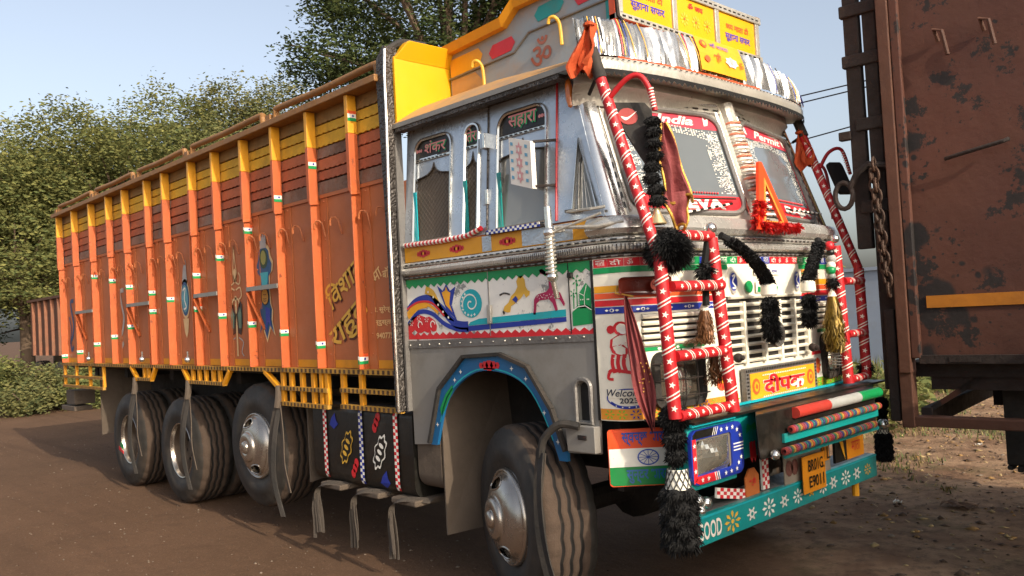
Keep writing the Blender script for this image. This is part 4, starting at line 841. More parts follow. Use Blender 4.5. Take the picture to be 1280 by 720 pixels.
for c in (sY(.66), LEN-sY(.66)):
    sg = 1 if c < Lm else -1
    P.flat(fs(.006), [(c-sg*.07, 1.865), (c+sg*.05, 1.865), (c+sg*.02, 1.735), (c-sg*.04, 1.735)], mat('honeycomb_orange', '#e08a2a', .5, bump=0))
    for i in range(5):
        for j in range(4): P.flat(fs(.0075), circ(c-.04+j*.025, 1.75+i*.023, .008, 6), YEL if (i+j) % 2 else GRN)
P.build('honeycomb_sticker', fa)
# painted name board
B0, B1 = sY(.82), sY(1.62); BS = plane((.345, .80, 1.115), (.022, .80, .004), (0, 0, .20)); 
BS = plane((.338, .82, 1.115), (.0, .80, .0), (.0, 0, .205))
BSf = lambda u, v, o=0.: Vector((.338+o, .82+.80*u, 1.115+.205*v))
P = MB(); P.plate(BSf, [(0, 0), (1, 0), (1, 1), (0, 1)], .03, STEELD); nb = P.build('name_board', T, bevel=.003)
P = MB(); S = off(BSf, .003); P.flat(S, [(.045, .14), (.955, .14), (.955, .86), (.045, .86)], YEL); k = 0
for i in range(44):
    for v in (.03, .90): P.flat(S, [(i/44+.003, v), (i/44+.014, v), (i/44+.014, v+.07), (i/44+.003, v+.07)], BLK)
for i in range(8):
    for u in (.008, .968): P.flat(S, [(u, .12+i*.1), (u+.02, .12+i*.1), (u+.02, .165+i*.1), (u, .165+i*.1)], BLK)
S = off(BSf, .005)
for i in range(24):
    for v in (.20, .78): P.flat(S, [(.2+i*.026, v-.02), (.213+i*.026, v+.02), (.226+i*.026, v-.02)], W_)
for u in (.115, .885): P.flat(S, circ(u, .5, .05, 14, .22), ORG); P.flat(off(BSf, .007), circ(u, .5, .03, 12, .14), YEL); P.flat(off(BSf, .009), circ(u, .5, .015, 8, .07), ORG)
vf = text('दीपक', 1, .05, w=1.); vf = ([(.205+x*.59, .22+y*.56) for x, y in vf[0]], vf[1]); P.raw(off(BSf, .006), vf, W_)
vf = text('दीपक', 1, .03, w=1.); vf = ([(.21+x*.58, .235+y*.54) for x, y in vf[0]], vf[1]); P.raw(off(BSf, .009), vf, RED); P.build('name_lettering', nb)
P = MB(); c = sY(1.74); P.flat(fs(.004), [(c-.07, 1.19), (c+.075, 1.19), (c+.075, 1.35), (c-.07, 1.35)], W_); P.flat(fs(.0055), circ(c, 1.265, .035, 12, .05), ORG); flower(P, fs(.007), c, 1.265, .05, ORG, 8, YEL); P.flat(fs(.0055), [(c-.07, 1.335), (c+.075, 1.335), (c+.075, 1.355), (c-.07, 1.355)], RED)
c = sY(.66); P.flat(fs(.0055), circ(c, 1.27, .05, 12, .05), ORG); flower(P, fs(.007), c, 1.27, .045, RED, 8, YEL); P.build('sun_sticker', fa)
for y in (.72, 1.55): P = MB(); P.ball((.36, y, 1.39), .026, RDARK, 10); P.ball((.385, y, 1.39), .015, RDARK, 8); P.build('bonnet_catch', T, smooth=True)

# ================================================================ windscreens
def WSm(side):
    a = (Vector((.135, .07, 2.165)), Vector((.30, 1.10, 2.165)), Vector((-.07, .09, 2.80)), Vector((.115, 1.10, 2.80)))
    nrm = ((a[1]-a[0]).cross(a[2]-a[0])).normalized()
    def S(u, v, o=0.):
        p = a[0].lerp(a[1], u).lerp(a[2].lerp(a[3], u), v)+nrm*o
        return p if side > 0 else Vector((p.x, 2.3-p.y, p.z))
    return S
for side in (1, -1):
    S = WSm(side); fl = side < 0
    hole = rrect(.11, .93, .03, .97, .12, 7)
    P = MB(); P.plate(S, [(0, -.04), (1.0, -.04), (1.0, 1.12), (0, 1.12)], .03, CHROMED, [hole]); fr = P.build('windscreen_surround', T)
    P = MB()
    for u in (.035, .075): P.tube([S(u, .02, .004), S(u, 1.08, .004)], .006, CHROME, 6)
    for v in (.985, 1.07): P.tube([S(.02, v, .004), S(.97, v, .004)], .010, CHROME, 6)
    P.tube([S(.94, .02, .004), S(.94, 1.0, .004)], .012, CHROME, 6)
    k = .05
    while k < 1.05:
        for u in (.052, .955): P.flat(off(S, .0045), [(u-.006, k), (u+.006, k), (u+.006, k+.05), (u-.006, k+.05)], BLK)
        k += .085
    k = .05
    while k < .93: P.flat(off(S, .0045), [(k, 1.02), (k+.045, 1.02), (k+.045, 1.035), (k, 1.035)], BLK); k += .08
    P.build('surround_beads', fr)
    P = MB(); P.tube([S(u, v, .004) for u, v in hole], .016, STEELD, 8, closed=True); P.build('windscreen_gasket', fr, smooth=True)
    P = MB(); P.flat(off(S, -.006), rrect(.10, .94, .02, .98, .12, 7), WS); gl = P.build('windscreen_glass', fr)
    # print on the glass: red bands with words, lace pattern
    P = MB(); q = off(S, -.0035)
    P.flat(q, [(.12, .83), (.92, .83), (.915, .92), (.84, .965), (.20, .965), (.125, .92)], mat('glass_red_band', '#c23a4a', .4, bump=0)); P.flat(q, [(.13, .08), (.20, .035), (.84, .035), (.91, .08), (.92, .19), (.12, .19)], RED)
    P.flat(q, [(.12, .19), (.15, .19), (.13, .83), (.12, .83)], mat('glass_red_band', '#c23a4a', .4))
    def T_(s, h, u0, v0, wu, bold=.02, shear=0., m=W_):
        vf = text(s, 1, bold, shear, w=1.); P.raw(off(S, -.002), ([((u0+x*wu) if not fl else (u0+wu-x*wu), v0+y*h) for x, y in vf[0]], [f[::-1] if fl else f for f in vf[1]]), m)
    if side > 0: T_('India', .085, .46, .855, .28, .025, .35); T_('DEVA', .10, .38, .07, .40, .05)
    else: T_('Permit', .085, .22, .855, .48, .025, .35); T_('RAJA', .10, .14, .07, .46, .05)
    for u in (.17, .84): P.flat(off(S, -.002), [(u-.02, .86), (u+.01, .87), (u+.03, .94), (u, .92), (u-.01, .95)], W_)
    for i in range(30):       # lace
        v = .215+i*.0200
        for u0 in (.145, .158, .171, .184, .197, .21, .223, .236, .25):
            for uu in (u0+.0, 1.04-u0):
                for vv in (v, v+.010):
                    if random.random() < (.30 if u0 < .2 else .5+.3*math.sin(i*.9)): continue
                    r_ = random.uniform(.6, 1.2); P.flat(off(S, -.0025), [(uu-.006*r_, vv), (uu+.004*r_, vv+.001), (uu+.006*r_, vv+.007*r_), (uu-.003*r_, vv+.008*r_)], W_)
    for i in range(34):
        u = .2+i*.0195; t = (u-.53)/.34; zz = .70+.075*(1-t*t)
        for k in range(6):
            if random.random() < .75: P.flat(off(S, -.0025), [(u-.007, zz+k*.012-.0), (u+.005, zz+k*.012+.001), (u+.007, zz+k*.012+.008), (u-.005, zz+k*.012+.007)], W_)
    P.build('glass_stickers', gl)
    P = MB()
    for i in range(26): P.ball(S(.25+i*.02, .215, .0), .006, RED, 6)
    P.build('glass_bead_row', gl)
    # wiper
    P = MB(); c0, c1 = ((.36, -.02), (.80, .10)) if side > 0 else ((.10, .10), (.62, .10))
    a, b = S(*c0, .05), S(*c1, .03); n = 14
    for i in range(n): P.tube([a.lerp(b, i/n), a.lerp(b, (i+1)/n)], .007, BLK if i % 2 else W_, 6)
    a, b = S(c0[0]-.0, .10 if side < 0 else .13, .03), S(c1[0]+.05, .15 if side > 0 else .11, .025); P.tube([a, b], .005, BLK, 6); P.build('wiper', T)
# mullion and its coil of striped tape
P = MB(); P.tube([(.30, 1.15, 2.14), (.10, 1.15, 2.86)], .05, CHROMED, 12); P.build('windscreen_pillar', T)
P = MB(); A, B_ = Vector((.315, 1.15, 2.17)), Vector((.145, 1.15, 2.74))
for i in range(26):
    c = A.lerp(B_, i/25); d = (B_-A).normalized(); e1 = Vector((0, 1, 0)); e2 = d.cross(e1)
    P.tube([c+(e1*math.cos(t)+e2*math.sin(t))*.044+d*.006*math.sin(t) for t in [2*PI*k/16 for k in range(16)]], .0085, (STARW, mat('pale_orange_tape', '#d87f62', .5), CHROMED)[i % 3] if i % 3 else STARW, 6, closed=True)
P.build('pillar_coil', T, smooth=True)
# polished corner pillars and the strip inside of them
for sg in (1, -1):
    yy = lambda y: y if sg > 0 else 2.3-y
    P = MB(); L = []
    rows = [(2.155, .085, .0), (2.4, .005, .022), (2.65, -.075, .045), (2.93, -.165, .07)]
    for z, x, y in rows:
        for k in range(7):
            t = k/6; a = t*PI*.5; L.append((x+.05*math.sin(a)+.035*t, yy(y+.075*(1-math.cos(a))), z))
    P.add(L, [((i*7+k), (i*7+k+1), (i+1)*7+k+1, (i+1)*7+k)[::1 if sg > 0 else -1] for i in range(3) for k in range(6)], CHROME); P.build('corner_pillar', T, smooth=True)
P = MB(); P.lathe([(-.085, .001), (-.075, .014), (-.03, .022), (.04, .020), (.075, .010), (.082, .001)], (-.125, .035, 2.835), (-.1, .06, .75), AMB, 12); P.build('amber_marker', T, smooth=True)
# ================================================================ visor
VP = spline([(.03, -.06, 0), (.12, .10, 0), (.18, .45, 0), (.205, .85, 0), (.205, 1.15, 0), (.20, 1.5, 0), (.16, 1.90, 0), (.10, 2.12, 0), (.0, 2.26, 0)], 8)
def VS(u, h, o=0.):      # u in 0..1 along the visor, h height, o outwards
    t = u*(len(VP)-1); i = min(int(t), len(VP)-2); f_ = t-i; a, b = VP[i], VP[i+1]; d = Vector((b[1]-a[1], -(b[0]-a[0]), 0)).normalized()
    return Vector((lerp(a[0], b[0], f_), lerp(a[1], b[1], f_), h))+d*o
P = MB(); U = [k/60 for k in range(61)]
hv = lambda u: 2.895
prf = [(.10, 2.985), (.03, 2.975), (.012, 2.955), (.0, 2.93), (-.002, 2.905)]
vs = [VS(u, z, o-.02 if o < .05 else -.08) for u in U for o, z in prf]; 
vs = [VS(u, z, {0: -.10, 1: -.01, 2: .004, 3: .006, 4: .002}[j]) for u in U for j, (o, z) in enumerate(prf)]
P.add(vs, [(i*5+j, (i+1)*5+j, (i+1)*5+j+1, i*5+j+1) for i in range(60) for j in range(4)], CHROMED)
P.grid(lambda u, v, o=0.: VS(u, 2.905+.0*v, -.12*v), U, [0, 1], CHROMED)
for a_, b_, c_, d_ in ((.10, .0, 2.79, 2.905),):
    P.add([VS(u, z, -o) for u in U for z, o in ((2.905, .11), (2.86, .10), (2.84, .13), (2.80, .15), (2.76, .16))], [(i*5+j, (i+1)*5+j, (i+1)*5+j+1, i*5+j+1) for i in range(60) for j in range(4)], CHROMED); vi = P.build('visor', T, smooth=True)
P = MB(); L = []; n = 150
for k in range(n+1): L.append((k/n, 2.876+(.014 if k % 2 else -.004)+.005*math.sin(k*1.7)))
P.add([VS(u, 2.908, .010) for u, z in L]+[VS(u, z, .010) for u, z in L], [(i, i+1, n+2+i, n+1+i) for i in range(n)], mat('fringe_black', '#0c0a09', .9, dirt=0, bump=0)); P.build('visor_fringe', vi)
P = MB(); k = .01
while k < .98: P.grid(lambda u, v, o=0.: VS(u, v, .0095), [k, k+.006], [2.958, 2.964], BLK); k += .014
P.build('visor_slots', vi)
# foil valance with coloured ribbons
P = MB(); n = 260; hs = []; vs = []
def top_h(u): return 3.185 if u < .62 else lerp(3.185, 3.08, (u-.62)/.38)
for i in range(n+1):
    u = i/n
    for j in range(5):
        t = j/4; vs.append(VS(u, lerp(2.982, top_h(u), t), -.005-.05*t+.012*math.sin(t*PI)+(.004+.012*t)*math.sin(i*1.25+math.sin(i*.37)*3+t*.5)+(random.uniform(-.005, .005))))
P.add(vs, [(i*5+j, (i+1)*5+j, (i+1)*5+j+1, i*5+j+1) for i in range(n) for j in range(4)], FOIL); va = P.build('foil_valance', T, smooth=True)
rib = [BLK, BLK, STARW, BLU, BLK, YEL, STARW, BLK, GOLDP, RED, RED, BLK, BLU]
for k in range(30):
    u = (.05+random.random()*.05, .15+random.random()*.08, .30+random.random()*.06)[k % 3] if k < 20 else .58+random.random()*.36; m_ = random.choice(rib); P = MB(); sh = random.uniform(-.004, .01)
    pts = [VS(u+sh*(1-t), lerp(2.985, top_h(u)+.004, t), -.005-.05*t+.012*math.sin(t*PI)+.014) for t in (0, .25, .5, .75, 1)]; P.tube(pts, .0035, m_, 5); P.build('valance_ribbon', va)
P = MB(); VQ = lambda u, v, o=0.: VS(lerp(.345, .525, u), lerp(2.99, 3.195, v), .02-.05*v+.012*math.sin(v*PI)+o)
P.grid(VQ, [k/8 for k in range(9)], [0, .5, 1], YEL); P.build('yellow_notice', va); yn = bpy.data.objects['yellow_notice']
P = MB(); PUR = mat('purple_ink', '#4a3fa0', .5, bump=0, dirt=0)
P.raw(off(VQ, .004), place(text('माँ शारदा', .16, .01, w=.46), .24, .74), PUR); P.raw(off(VQ, .004), place(text('श्री', .3, .02, w=.16), .26, .3), ORG)
P.flat(off(VQ, .004), circ(.12, .8, .06, 10, .12), ORG); P.flat(off(VQ, .004), circ(.12, .35, .05, 10, .10), ORG); P.flat(off(VQ, .006), circ(.12, .8, .03, 10, .06), YEL)
P.flat(off(VQ, .004), star(.68, .42, .17, 7, .75), W_); P.flat(off(VQ, .006), circ(.68, .46, .05, 8, .12), SILV); P.raw(off(VQ, .004), place(text('ॐ', .22, .01, w=.1), .86, .3), ORG); P.build('notice_print', yn)
# yellow name boards on the crown front
SBX = -.09; SB = lambda y, z, o=0.: Vector((SBX+o, y, z))
P = MB(); P.box(SBX-.05, SBX-.004, .42, 1.93, 3.0, 3.57, ORG); P.box(SBX-.05, SBX+.02, .42, 1.95, 3.30, 3.335, CHROMED); P.box(SBX-.05, SBX+.02, .42, 1.95, 3.555, 3.60, CHROMED)
for y in (.42, .94, 1.395, 1.88): P.box(SBX-.0, SBX+.018, y, y+.045, 3.336, 3.554, CHROMED)
P.box(SBX-.3, SBX+.01, 1.90, 1.96, 3.56, 3.61, RAIL); cf = P.build('crown_front', T, bevel=.004)
for k, (a, b) in enumerate(((.466, .938), (.987, 1.393), (1.442, 1.878))):
    P = MB(); P.box(SBX-.003, SBX+.006, a, b, 3.337, 3.553, BODY); sb = P.build('yellow_sign_panel', cf)
    P = MB(); q = off(SB, .009); w2 = b-a
    if k != 1:
        P.raw(q, place(text('जय माता दी', .05, .02, w=w2*.62), a+w2*.2, 3.455), ORG); P.raw(q, place(text('सुहाना सफर', .055, .02, w=w2*.68), a+w2*.17, 3.375), PUR)
    else:
        P.raw(q, place(text('ॐ जय', .04, .02, w=w2*.4), a+w2*.3, 3.495), RED)
        for j in range(3): flower(P, q, a+w2*(.2+.3*j), 3.425, .045, GOLDP, 8, ORG)
    P.build('sign_lettering', sb)
P = MB(); k = .45
while k < 1.9: P.box(SBX+.0205, SBX+.022, k, k+.03, 3.312, 3.322, BLK); P.box(SBX+.0205, SBX+.022, k, k+.03, 3.572, 3.58, BLK); k += .055
P.build('sign_frame_slots', cf)
P = MB(); P.tube([(-.08, .40, 3.62), (-.06, .40, 3.3), (.0, .45, 3.2), (.03, .6, 3.17)], .012, RDARK, 6); P.build('crown_stay', T, smooth=True)

# ================================================================ bumper
P = MB(); XB = .45
P.box(.37, XB, .09, .50, .80, 1.12, TEAL); P.box(.30, XB, .50, 2.14, .88, 1.12, TEAL); P.build('bumper', T, bevel=.008); bu = bpy.data.objects['bumper']
P = MB(); P.box(.20, .5, .085, 2.2, 1.123, 1.135, BLK); P.build('bumper_tread_plate', T); P = MB(); P.box(.47, .485, .085, .46, 1.11, 1.128, CYN); P.box(.345, .36, .5, 2.2, 1.138, 1.15, CYN); P.build('bumper_edge', T)
SBm = lambda y, z, o=0.: Vector((XB+.002+o, y, z))
P = MB(); out = rrect(.085, .535, .83, 1.09, .05, 6); inn = rrect(.125, .43, .875, 1.045, .015, 3)
P.plate(off(SBm, .02), out, .02, BLU, [inn]); ls = P.build('lamp_surround', T, bevel=.003)
P = MB(); q = off(SBm, .0225)
P.flat(q, [(.10, 1.05), (.30, 1.05), (.28, 1.088), (.13, 1.088), (.10, 1.07)], BLK); P.flat(q, [(.092, .84), (.122, .86), (.122, 1.05), (.092, 1.05)], RED); P.flat(q, [(.10, .85), (.14, .832), (.30, .832), (.28, .873), (.125, .873)], RED)
for k in range(3): addstroke(P, off(SBm, .024), [(.275+k*.016, .832), (.265+k*.016, .873)], .006, W_); addstroke(P, off(SBm, .024), [(.26+k*.016, 1.05), (.28+k*.016, 1.088)], .004, W_); addstroke(P, off(SBm, .024), [(.44, .95+k*.016), (.53, .95+k*.016)], .006, W_)
for y, z in ((.107, .90), (.107, .96), (.107, 1.02), (.16, .852), (.21, .852), (.36, .852), (.41, .854), (.46, .858), (.34, 1.068), (.39, 1.068), (.44, 1.068), (.48, 1.05), (.505, 1.02), (.48, .885), (.505, .91)): P.flat(off(SBm, .024), star(y, z, .014), W_)
P.build('star_painting', ls)
P = MB(); P.plate(off(SBm, .012), inn, .01, mat('lamp_housing', '#6d6558', .4)); P.grid(lambda u, v, o=0.: Vector((XB+.014+.045*(1-u*u)*(1-v*v), .28+.135*u, .955+.08*v)), [k/6-1 for k in range(13)], [k/4-1 for k in range(9)], LENS); P.build('bumper_lamp', T, bevel=.004)
P = MB(); q = off(SBm, .003)
for y in (.635, .665): P.flat(q, [(y-.014, .96), (y+.012, .965), (y+.018, .88), (y+.004, .855), (y-.012, .88)], RED); addstroke(P, q, spline([(y, .96), (y-.005, 1.0), (.65, 1.045)], 4), .005, GRN)
P.flat(q, [(.65, 1.045), (.61, 1.06), (.595, 1.01), (.625, 1.02)], GRN); P.flat(q, [(.65, 1.05), (.69, 1.06), (.70, 1.02), (.67, 1.02)], GRN); P.build('cherry_painting', bu)
# dark centre box with tricolour roller and beaded bars
P = MB(); P.hexa([(.452, .70, .87), (.585, .50, .90), (.452, 1.95, .87), (.585, 1.84, .90), (.452, .70, 1.125), (.585, .48, 1.125), (.452, 1.95, 1.125), (.585, 1.84, 1.125)], BLK); P.build('bumper_box', T, bevel=.006)
P = MB()
P.box(.586, .60, .72, 1.84, .955, 1.0, TEAL); P.box(.586, .60, .72, 1.84, .875, .893, TEAL); P.build('bumper_slat', T)
P = MB(); cc = [(.84, 1.20, mat('roller_red', '#b5362a', .5)), (1.20, 1.58, mat('roller_white', '#a8a8a2', .5)), (1.58, 1.86, GRN)]
for a, b, m_ in cc: P.tube([(.60, a, 1.095), (.60, b, 1.095)], .030, m_, 14)
P.build('tricolour_roller', T, smooth=True)
bc = [mat('bead_'+n_, h_, .6, dirt=.4, dirtcol='#5d5044', bump=.1) for n_, h_ in (('red', '#a3342e'), ('orange', '#b5562e'), ('ochre', '#b58a34'), ('green', '#2e6b4a'), ('blue', '#2c3a70'), ('rose', '#8f3a5a'), ('teal', '#2a6f6c'))]
for (a, b, z) in ((.76, 1.80, 1.015), (.68, 1.73, .915)):
    P = MB(); y = a; k = 0
    while y < b: P.lathe([(-.012, .012), (-.008, .021), (.008, .021), (.012, .012)], (.622, y, z+.006), (0, 1, 0), bc[(k*5+(k//3)) % 7], 10); y += .0225; k += 1
    P.build('beaded_bar', T, smooth=True)
P = MB(); P.ball((.61, .60, .915), .026, CHROME, 12); P.build('chrome_ball', T, smooth=True)
# lower step bar
P = MB(); P.box(.42, .455, .095, 2.10, .535, .675, TEAL); P.box(.25, .42, .095, 2.10, .655, .675, STEELD); sbx = P.build('lower_step_bar', T, bevel=.004)
P = MB(); q = lambda y, z, o=0.: Vector((.458+o, y, z)); P.flat(q, [(.10, .664), (2.095, .664), (2.095, .672), (.10, .672)], CYN)
P.raw(off(q, .001), place(text('GOOD', .085, .02, w=.20), .12, .56), STARW)
fl = [(.42, GOLDP, .075), (.60, W_, .05), (.77, W_, .07), (.93, W_, .05), (1.08, W_, .06), (1.23, GOLDP, .045), (1.37, W_, .06), (1.50, W_, .055), (1.66, W_, .065), (1.81, W_, .055), (1.96, GOLDP, .05)]
for k, (y, m_, r) in enumerate(fl):
    flower(P, q, y, .60, r, m_, 8 if k % 2 == 0 else 6, GOLDP if m_ is W_ and k % 2 else None, .75)
    if k % 2: P.flat(q, circ(y, .60, r*.55, 6, r*.5), m_); P.flat(off(q, .002), circ(y, .60, r*.25, 8, r*.2), TEAL)
P.build('flower_painting', sbx)
P = MB()
for y in (.35, 1.95): P.bar((.36, y, .66), (.36, y, .9), .05, .05, UNDER)
P.build('bumper_bracket', T)
def chq(P, S, n, m_, c1, c2):
    for i in range(n):
        for j in range(m_): P.flat(S, [(i/n, j/m_), ((i+1)/n, j/m_), ((i+1)/n, (j+1)/m_), (i/n, (j+1)/m_)], c1 if (i+j) % 2 else c2)
for o_, eu, ev in (((.41, .36, .72), (0, .26, -.055), (0, .01, .05)), ((.41, .80, .68), (0, .065, 0), (0, .0, .17))):
    S = plane(o_, eu, ev); P = MB(); P.plate(lambda u, v, o=0.: S(u, v, o), [(0, 0), (1, 0), (1, 1), (0, 1)], .01, W_); chq(P, lambda u, v, o=0.: S(u, v, .003), 9 if eu[1] > .1 else 3, 3 if eu[1] > .1 else 8, RED, W_); P.build('chequer_strut', T)
P = MB(); S = plane((.42, .62, .675), (0, .13, 0), (0, 0, .14)); P.plate(S, [(0, 0), (1, 0), (1, .7), (.7, 1), (.3, 1), (0, .7)], .008, mat('tag_orange', '#b8642c', .6)); P.raw(off(S, .003), place(text('श्री', .3, .03, w=.5), .25, .35), RED); P.build('hanging_tag', T)
for y, z, r in ((.17, .745, .033), (.24, .725, .03), (.115, .70, .028), (.19, .695, .028), (.10, .80, .035)): P = MB(); P.ball((.43, y, z), r, CHROME, 14); P.build('chrome_ball', T, smooth=True)
# number plate, bent at its right edge, with the plates behind
PY = mat('plate_yellow', '#dd8a16', .45, dirt=.2, bump=.05)
P = MB(); S = plane((.475, 1.12, .565), (.0, .255, .0), (.0, 0, .20))
Sq = lambda u, v, o=0.: Vector((.485+o, 1.10+.26*u, .605+.205*v))
P.plate(Sq, [(0, 0), (1, 0), (1, 1), (0, 1)], .005, PY); npl = P.build('number_plate', T)
P = MB(); P.raw(off(Sq, .003), place(text('BR01G.', .32, .02, w=.72), .22, .56), BLK); P.raw(off(Sq, .003), place(text('E9011', .32, .02, w=.66), .24, .12), BLK); P.build('plate_lettering', npl)
P = MB(); P.box(.455, .46, 1.39, 1.46, .74, .83, PY); P.raw(lambda u, v, o=0.: Vector((.4635, u, v)), place(text('1L', .07, .003), 1.395, .75), BLK); P.build('plate_corner', T)
P = MB(); P.box(.44, .446, .97, 1.5, .66, .86, mat('dull_board', '#8d8272', .7)); 
for y in (1.02, 1.08): P.flat(lambda u, v, o=0.: Vector((.449, u, v)), circ(y, .76, .04, 10, .045), mat('board_ink', '#6b4238', .6))
P.build('notice_board', T)
P = MB(); P.box(.45, .456, 1.70, 1.93, .70, .84, PY); P.raw(lambda u, v, o=0.: Vector((.4585, u, v)), place(text('माता', .06, .004, w=.12), 1.76, .74), RED); P.build('orange_board', T)
P = MB(); P.flat(lambda u, v, o=0.: Vector((.46, u, v)), [(1.58, .86), (1.64, .86), (1.67, .70)], YEL); P.box(.44, .455, 1.55, 1.70, .70, .87, BLK); P.build('arrow_marker', T)
P = MB(); P.tube([(.4, 1.9, .53), (.4, 1.9, .44)], .022, YEL, 10); P.build('yellow_pin', T)
P = MB(); P.ball((.5, 2.13, .86), .035, CHROME, 12); P.build('chrome_ball', T, smooth=True)
# painted tricolour mud guard
SG = lambda u, v, o=0.: Vector((.045, -.015, .80))+Vector((.225, .225, 0))*u+Vector((0, 0, .285))*v+Vector((.707, -.707, 0))*o
P = MB(); L = [(x, y) for x, y in rrect(0, 1, 0, 1, .06, 5)]; P.plate(SG, L, .02, FLO); mg = P.build('corner_guard', T, bevel=.004)
P = MB(); q = off(SG, .0025); WF = mat('flag_white', '#dcd8cc', .5, dirt=.1, wear=.3, wearcol='#3a3a36', bump=0, scale=9)
P.flat(q, [(.01, .34), (.99, .34), (.99, .66), (.01, .66)], WF); P.flat(q, [(.01, .339), (.01, .06), (.06, .015), (.94, .015), (.99, .06), (.99, .339)], FLG)
q = off(SG, .0045); vf = text('स्वच्छ भारत', 1, .022, w=1.); P.raw(q, ([(.22+x*.74, .70+y*.24) for x, y in vf[0]], vf[1]), mat('flag_blue', '#2b4fa8', .5, bump=0)); vf = text('सुन्दर भारत', 1, .022, w=1.); P.raw(q, ([(.27+x*.68, .05+y*.24) for x, y in vf[0]], vf[1]), mat('flag_teal', '#1c5fa0', .5, bump=0))
FB = mat('flag_blue', '#2b4fa8', .5); addstroke(P, q, [(.62+.16*math.cos(t), .50+.13*math.sin(t)) for t in [2*PI*k/24 for k in range(25)]], .022, FB)
for k in range(12): t = 2*PI*k/12; addstroke(P, q, [(.62, .50), (.62+.15*math.cos(t), .50+.12*math.sin(t))], .010, FB)
P.build('flag_painting', mg)
P = MB(); P.box(-.02, .02, .12, .5, .75, 1.10, UNDER); P.build('guard_backing', T)

# ================================================================ red guard bars wrapped in starred tape
def starbar(P, a, b, r, phs=(0.,), st=.11, helix=True):
    a, b = Vector(a), Vector(b); P.tube([a, b], r, GUARD, 14)
    d = (b-a).normalized(); L = (b-a).length; view = (Vector((2.8, -3.2, 1.7))-(a+b)/2); e1 = (view-d*view.dot(d)).normalized(); e2 = d.cross(e1)
    def S(s, v, o=.0015): an = v/r; return a+d*s+(e1*math.cos(an)+e2*math.sin(an))*(r+o)
    s = st*.45; k = 0
    while s < L-.03:
        for ph in (0, 2.1, 4.2): P.flat(S, star(s, ph*r, min(.017, r*.55), rot=.3), STARW)
        if s+st*.5 < L-.02:
            for q in (-.009, .009):
                n = 12; pts = [(s+st*.5+q+(.016*math.sin(2*PI*i/n) if helix else 0), 2*PI*r*i/n) for i in range(n+1)]
                P.add([S(x-.0035, y) for x, y in pts]+[S(x+.0035, y) for x, y in pts], [(i, i+1, n+2+i, n+1+i) for i in range(n)], STARW)
        s += st; k += 1
GX = .46
def gb(a, b, r=.032, **k): P = MB(); starbar(P, a, b, r, **k); return P.build('guard_bar', T, smooth=True)
gb((.44, .02, 1.16), (.42, .0, 1.90)); gb((.47, .47, 1.14), (.42, .44, 2.02)); gb((.44, 1.82, 1.15), (.42, 1.80, 2.0)); gb((.42, 2.12, 1.17), (.40, 2.15, 1.86))
for z in (1.17, 1.45, 1.78): gb((.455, .03+.0, z), (.46, .45, z+.0), .026)
gb((.43, .10, 2.03), (.42, .44, 2.03), .026)
for z in (1.17, 1.45, 1.78): gb((.44, 1.84, z), (.43, 2.12, z), .024)
gb((.42, .0, 1.90), (.14, -.03, 2.86), .028); gb((.40, 2.15, 1.86), (.06, 2.18, 2.80), .028)
P = MB(); P.tube([(.15, -.03, 2.83), (.10, -.03, 2.99)], .032, RUB, 12); P.tube([(.07, 2.18, 2.79), (.03, 2.18, 2.90)], .032, RUB, 12); P.build('pole_sleeve', T, smooth=True)
P = MB(); P.tube([(.14, -.03, 2.87), (.0, .05, 2.80)], .010, RDARK, 8); P.tube([(.06, 2.18, 2.80), (-.05, 2.25, 2.78)], .010, RDARK, 8); P.build('pole_bracket', T)
P = MB(); P.ball((.02, 2.18, 2.94), .036, CHROME, 14); P.build('pole_ball', T, smooth=True); P = MB(); P.ball((.42, .44, 2.07), .032, CHROME, 14); P.build('guard_ball', T, smooth=True); P = MB(); P.ball((.42, 1.80, 2.045), .028, CHROME, 12); P.build('guard_ball', T, smooth=True)
# mirror arms and mirrors at the corners
P = MB(); P.tube(spline([(.19, -.03, 2.72), (.28, .0, 2.80), (.34, .03, 2.81), (.38, .05, 2.74), (.40, .06, 2.63)], 5), .014, GUARD, 10)
for k in range(7): P.tube([(.385+.002*k, .052, 2.74-.015*k), (.386+.002*k, .053, 2.735-.015*k)], .0155, STARW, 10)
P.build('mirror_arm', T, smooth=True)
P = MB(); Sm = plane((.27, -.02, 2.34), (.14, .12, .0), (-.09, 0, .36)); mm = [(0.0, .95), (.1, 1.02), (.95, .98), (1.08, .86), (.85, .04), (.72, .0), (.62, .03)]
P.plate(Sm, mm, .03, RUB); mo = P.build('front_mirror', T, bevel=.008); P = MB(); P.flat(off(Sm, .004), circ(.42, .80, .26, 14, .12), mat('faded_mirror_red', '#9b3a34', .6)); addstroke(P, off(Sm, .006), spline([(.24, .80), (.34, .765), (.46, .785), (.68, .86)], 5), [.012, .02, .03, .04, .045, .045, .04, .036, .03, .026, .022, .018, .014, .01, .008, .004], W_); P.build('mirror_decal', mo)
P = MB(); P.tube(spline([(.17, 2.18, 2.56), (.22, 2.22, 2.66), (.28, 2.28, 2.67), (.32, 2.30, 2.50)], 5), .012, GUARD, 8)
for k in range(9): P.tube([(.285+.004*k, 2.282, 2.655-.017*k), (.286+.004*k, 2.283, 2.65-.017*k)], .0135, STARW, 8)
P.build('mirror_arm', T, smooth=True)
P = MB(); Sm = plane((.27, 2.25, 2.38), (.05, .10, 0), (-.08, 0, .22)); P.plate(Sm, rrect(0, 1, 0, 1, .15), .03, RUB); P.build('front_mirror', T, bevel=.006)
P = MB(); P.tube(spline([(.02, 2.33, 2.62), (.1, 2.34, 2.60), (.14, 2.34, 2.5), (.16, 2.34, 2.22)], 5), .011, GUARD, 8); P.build('grab_handle', T, smooth=True)
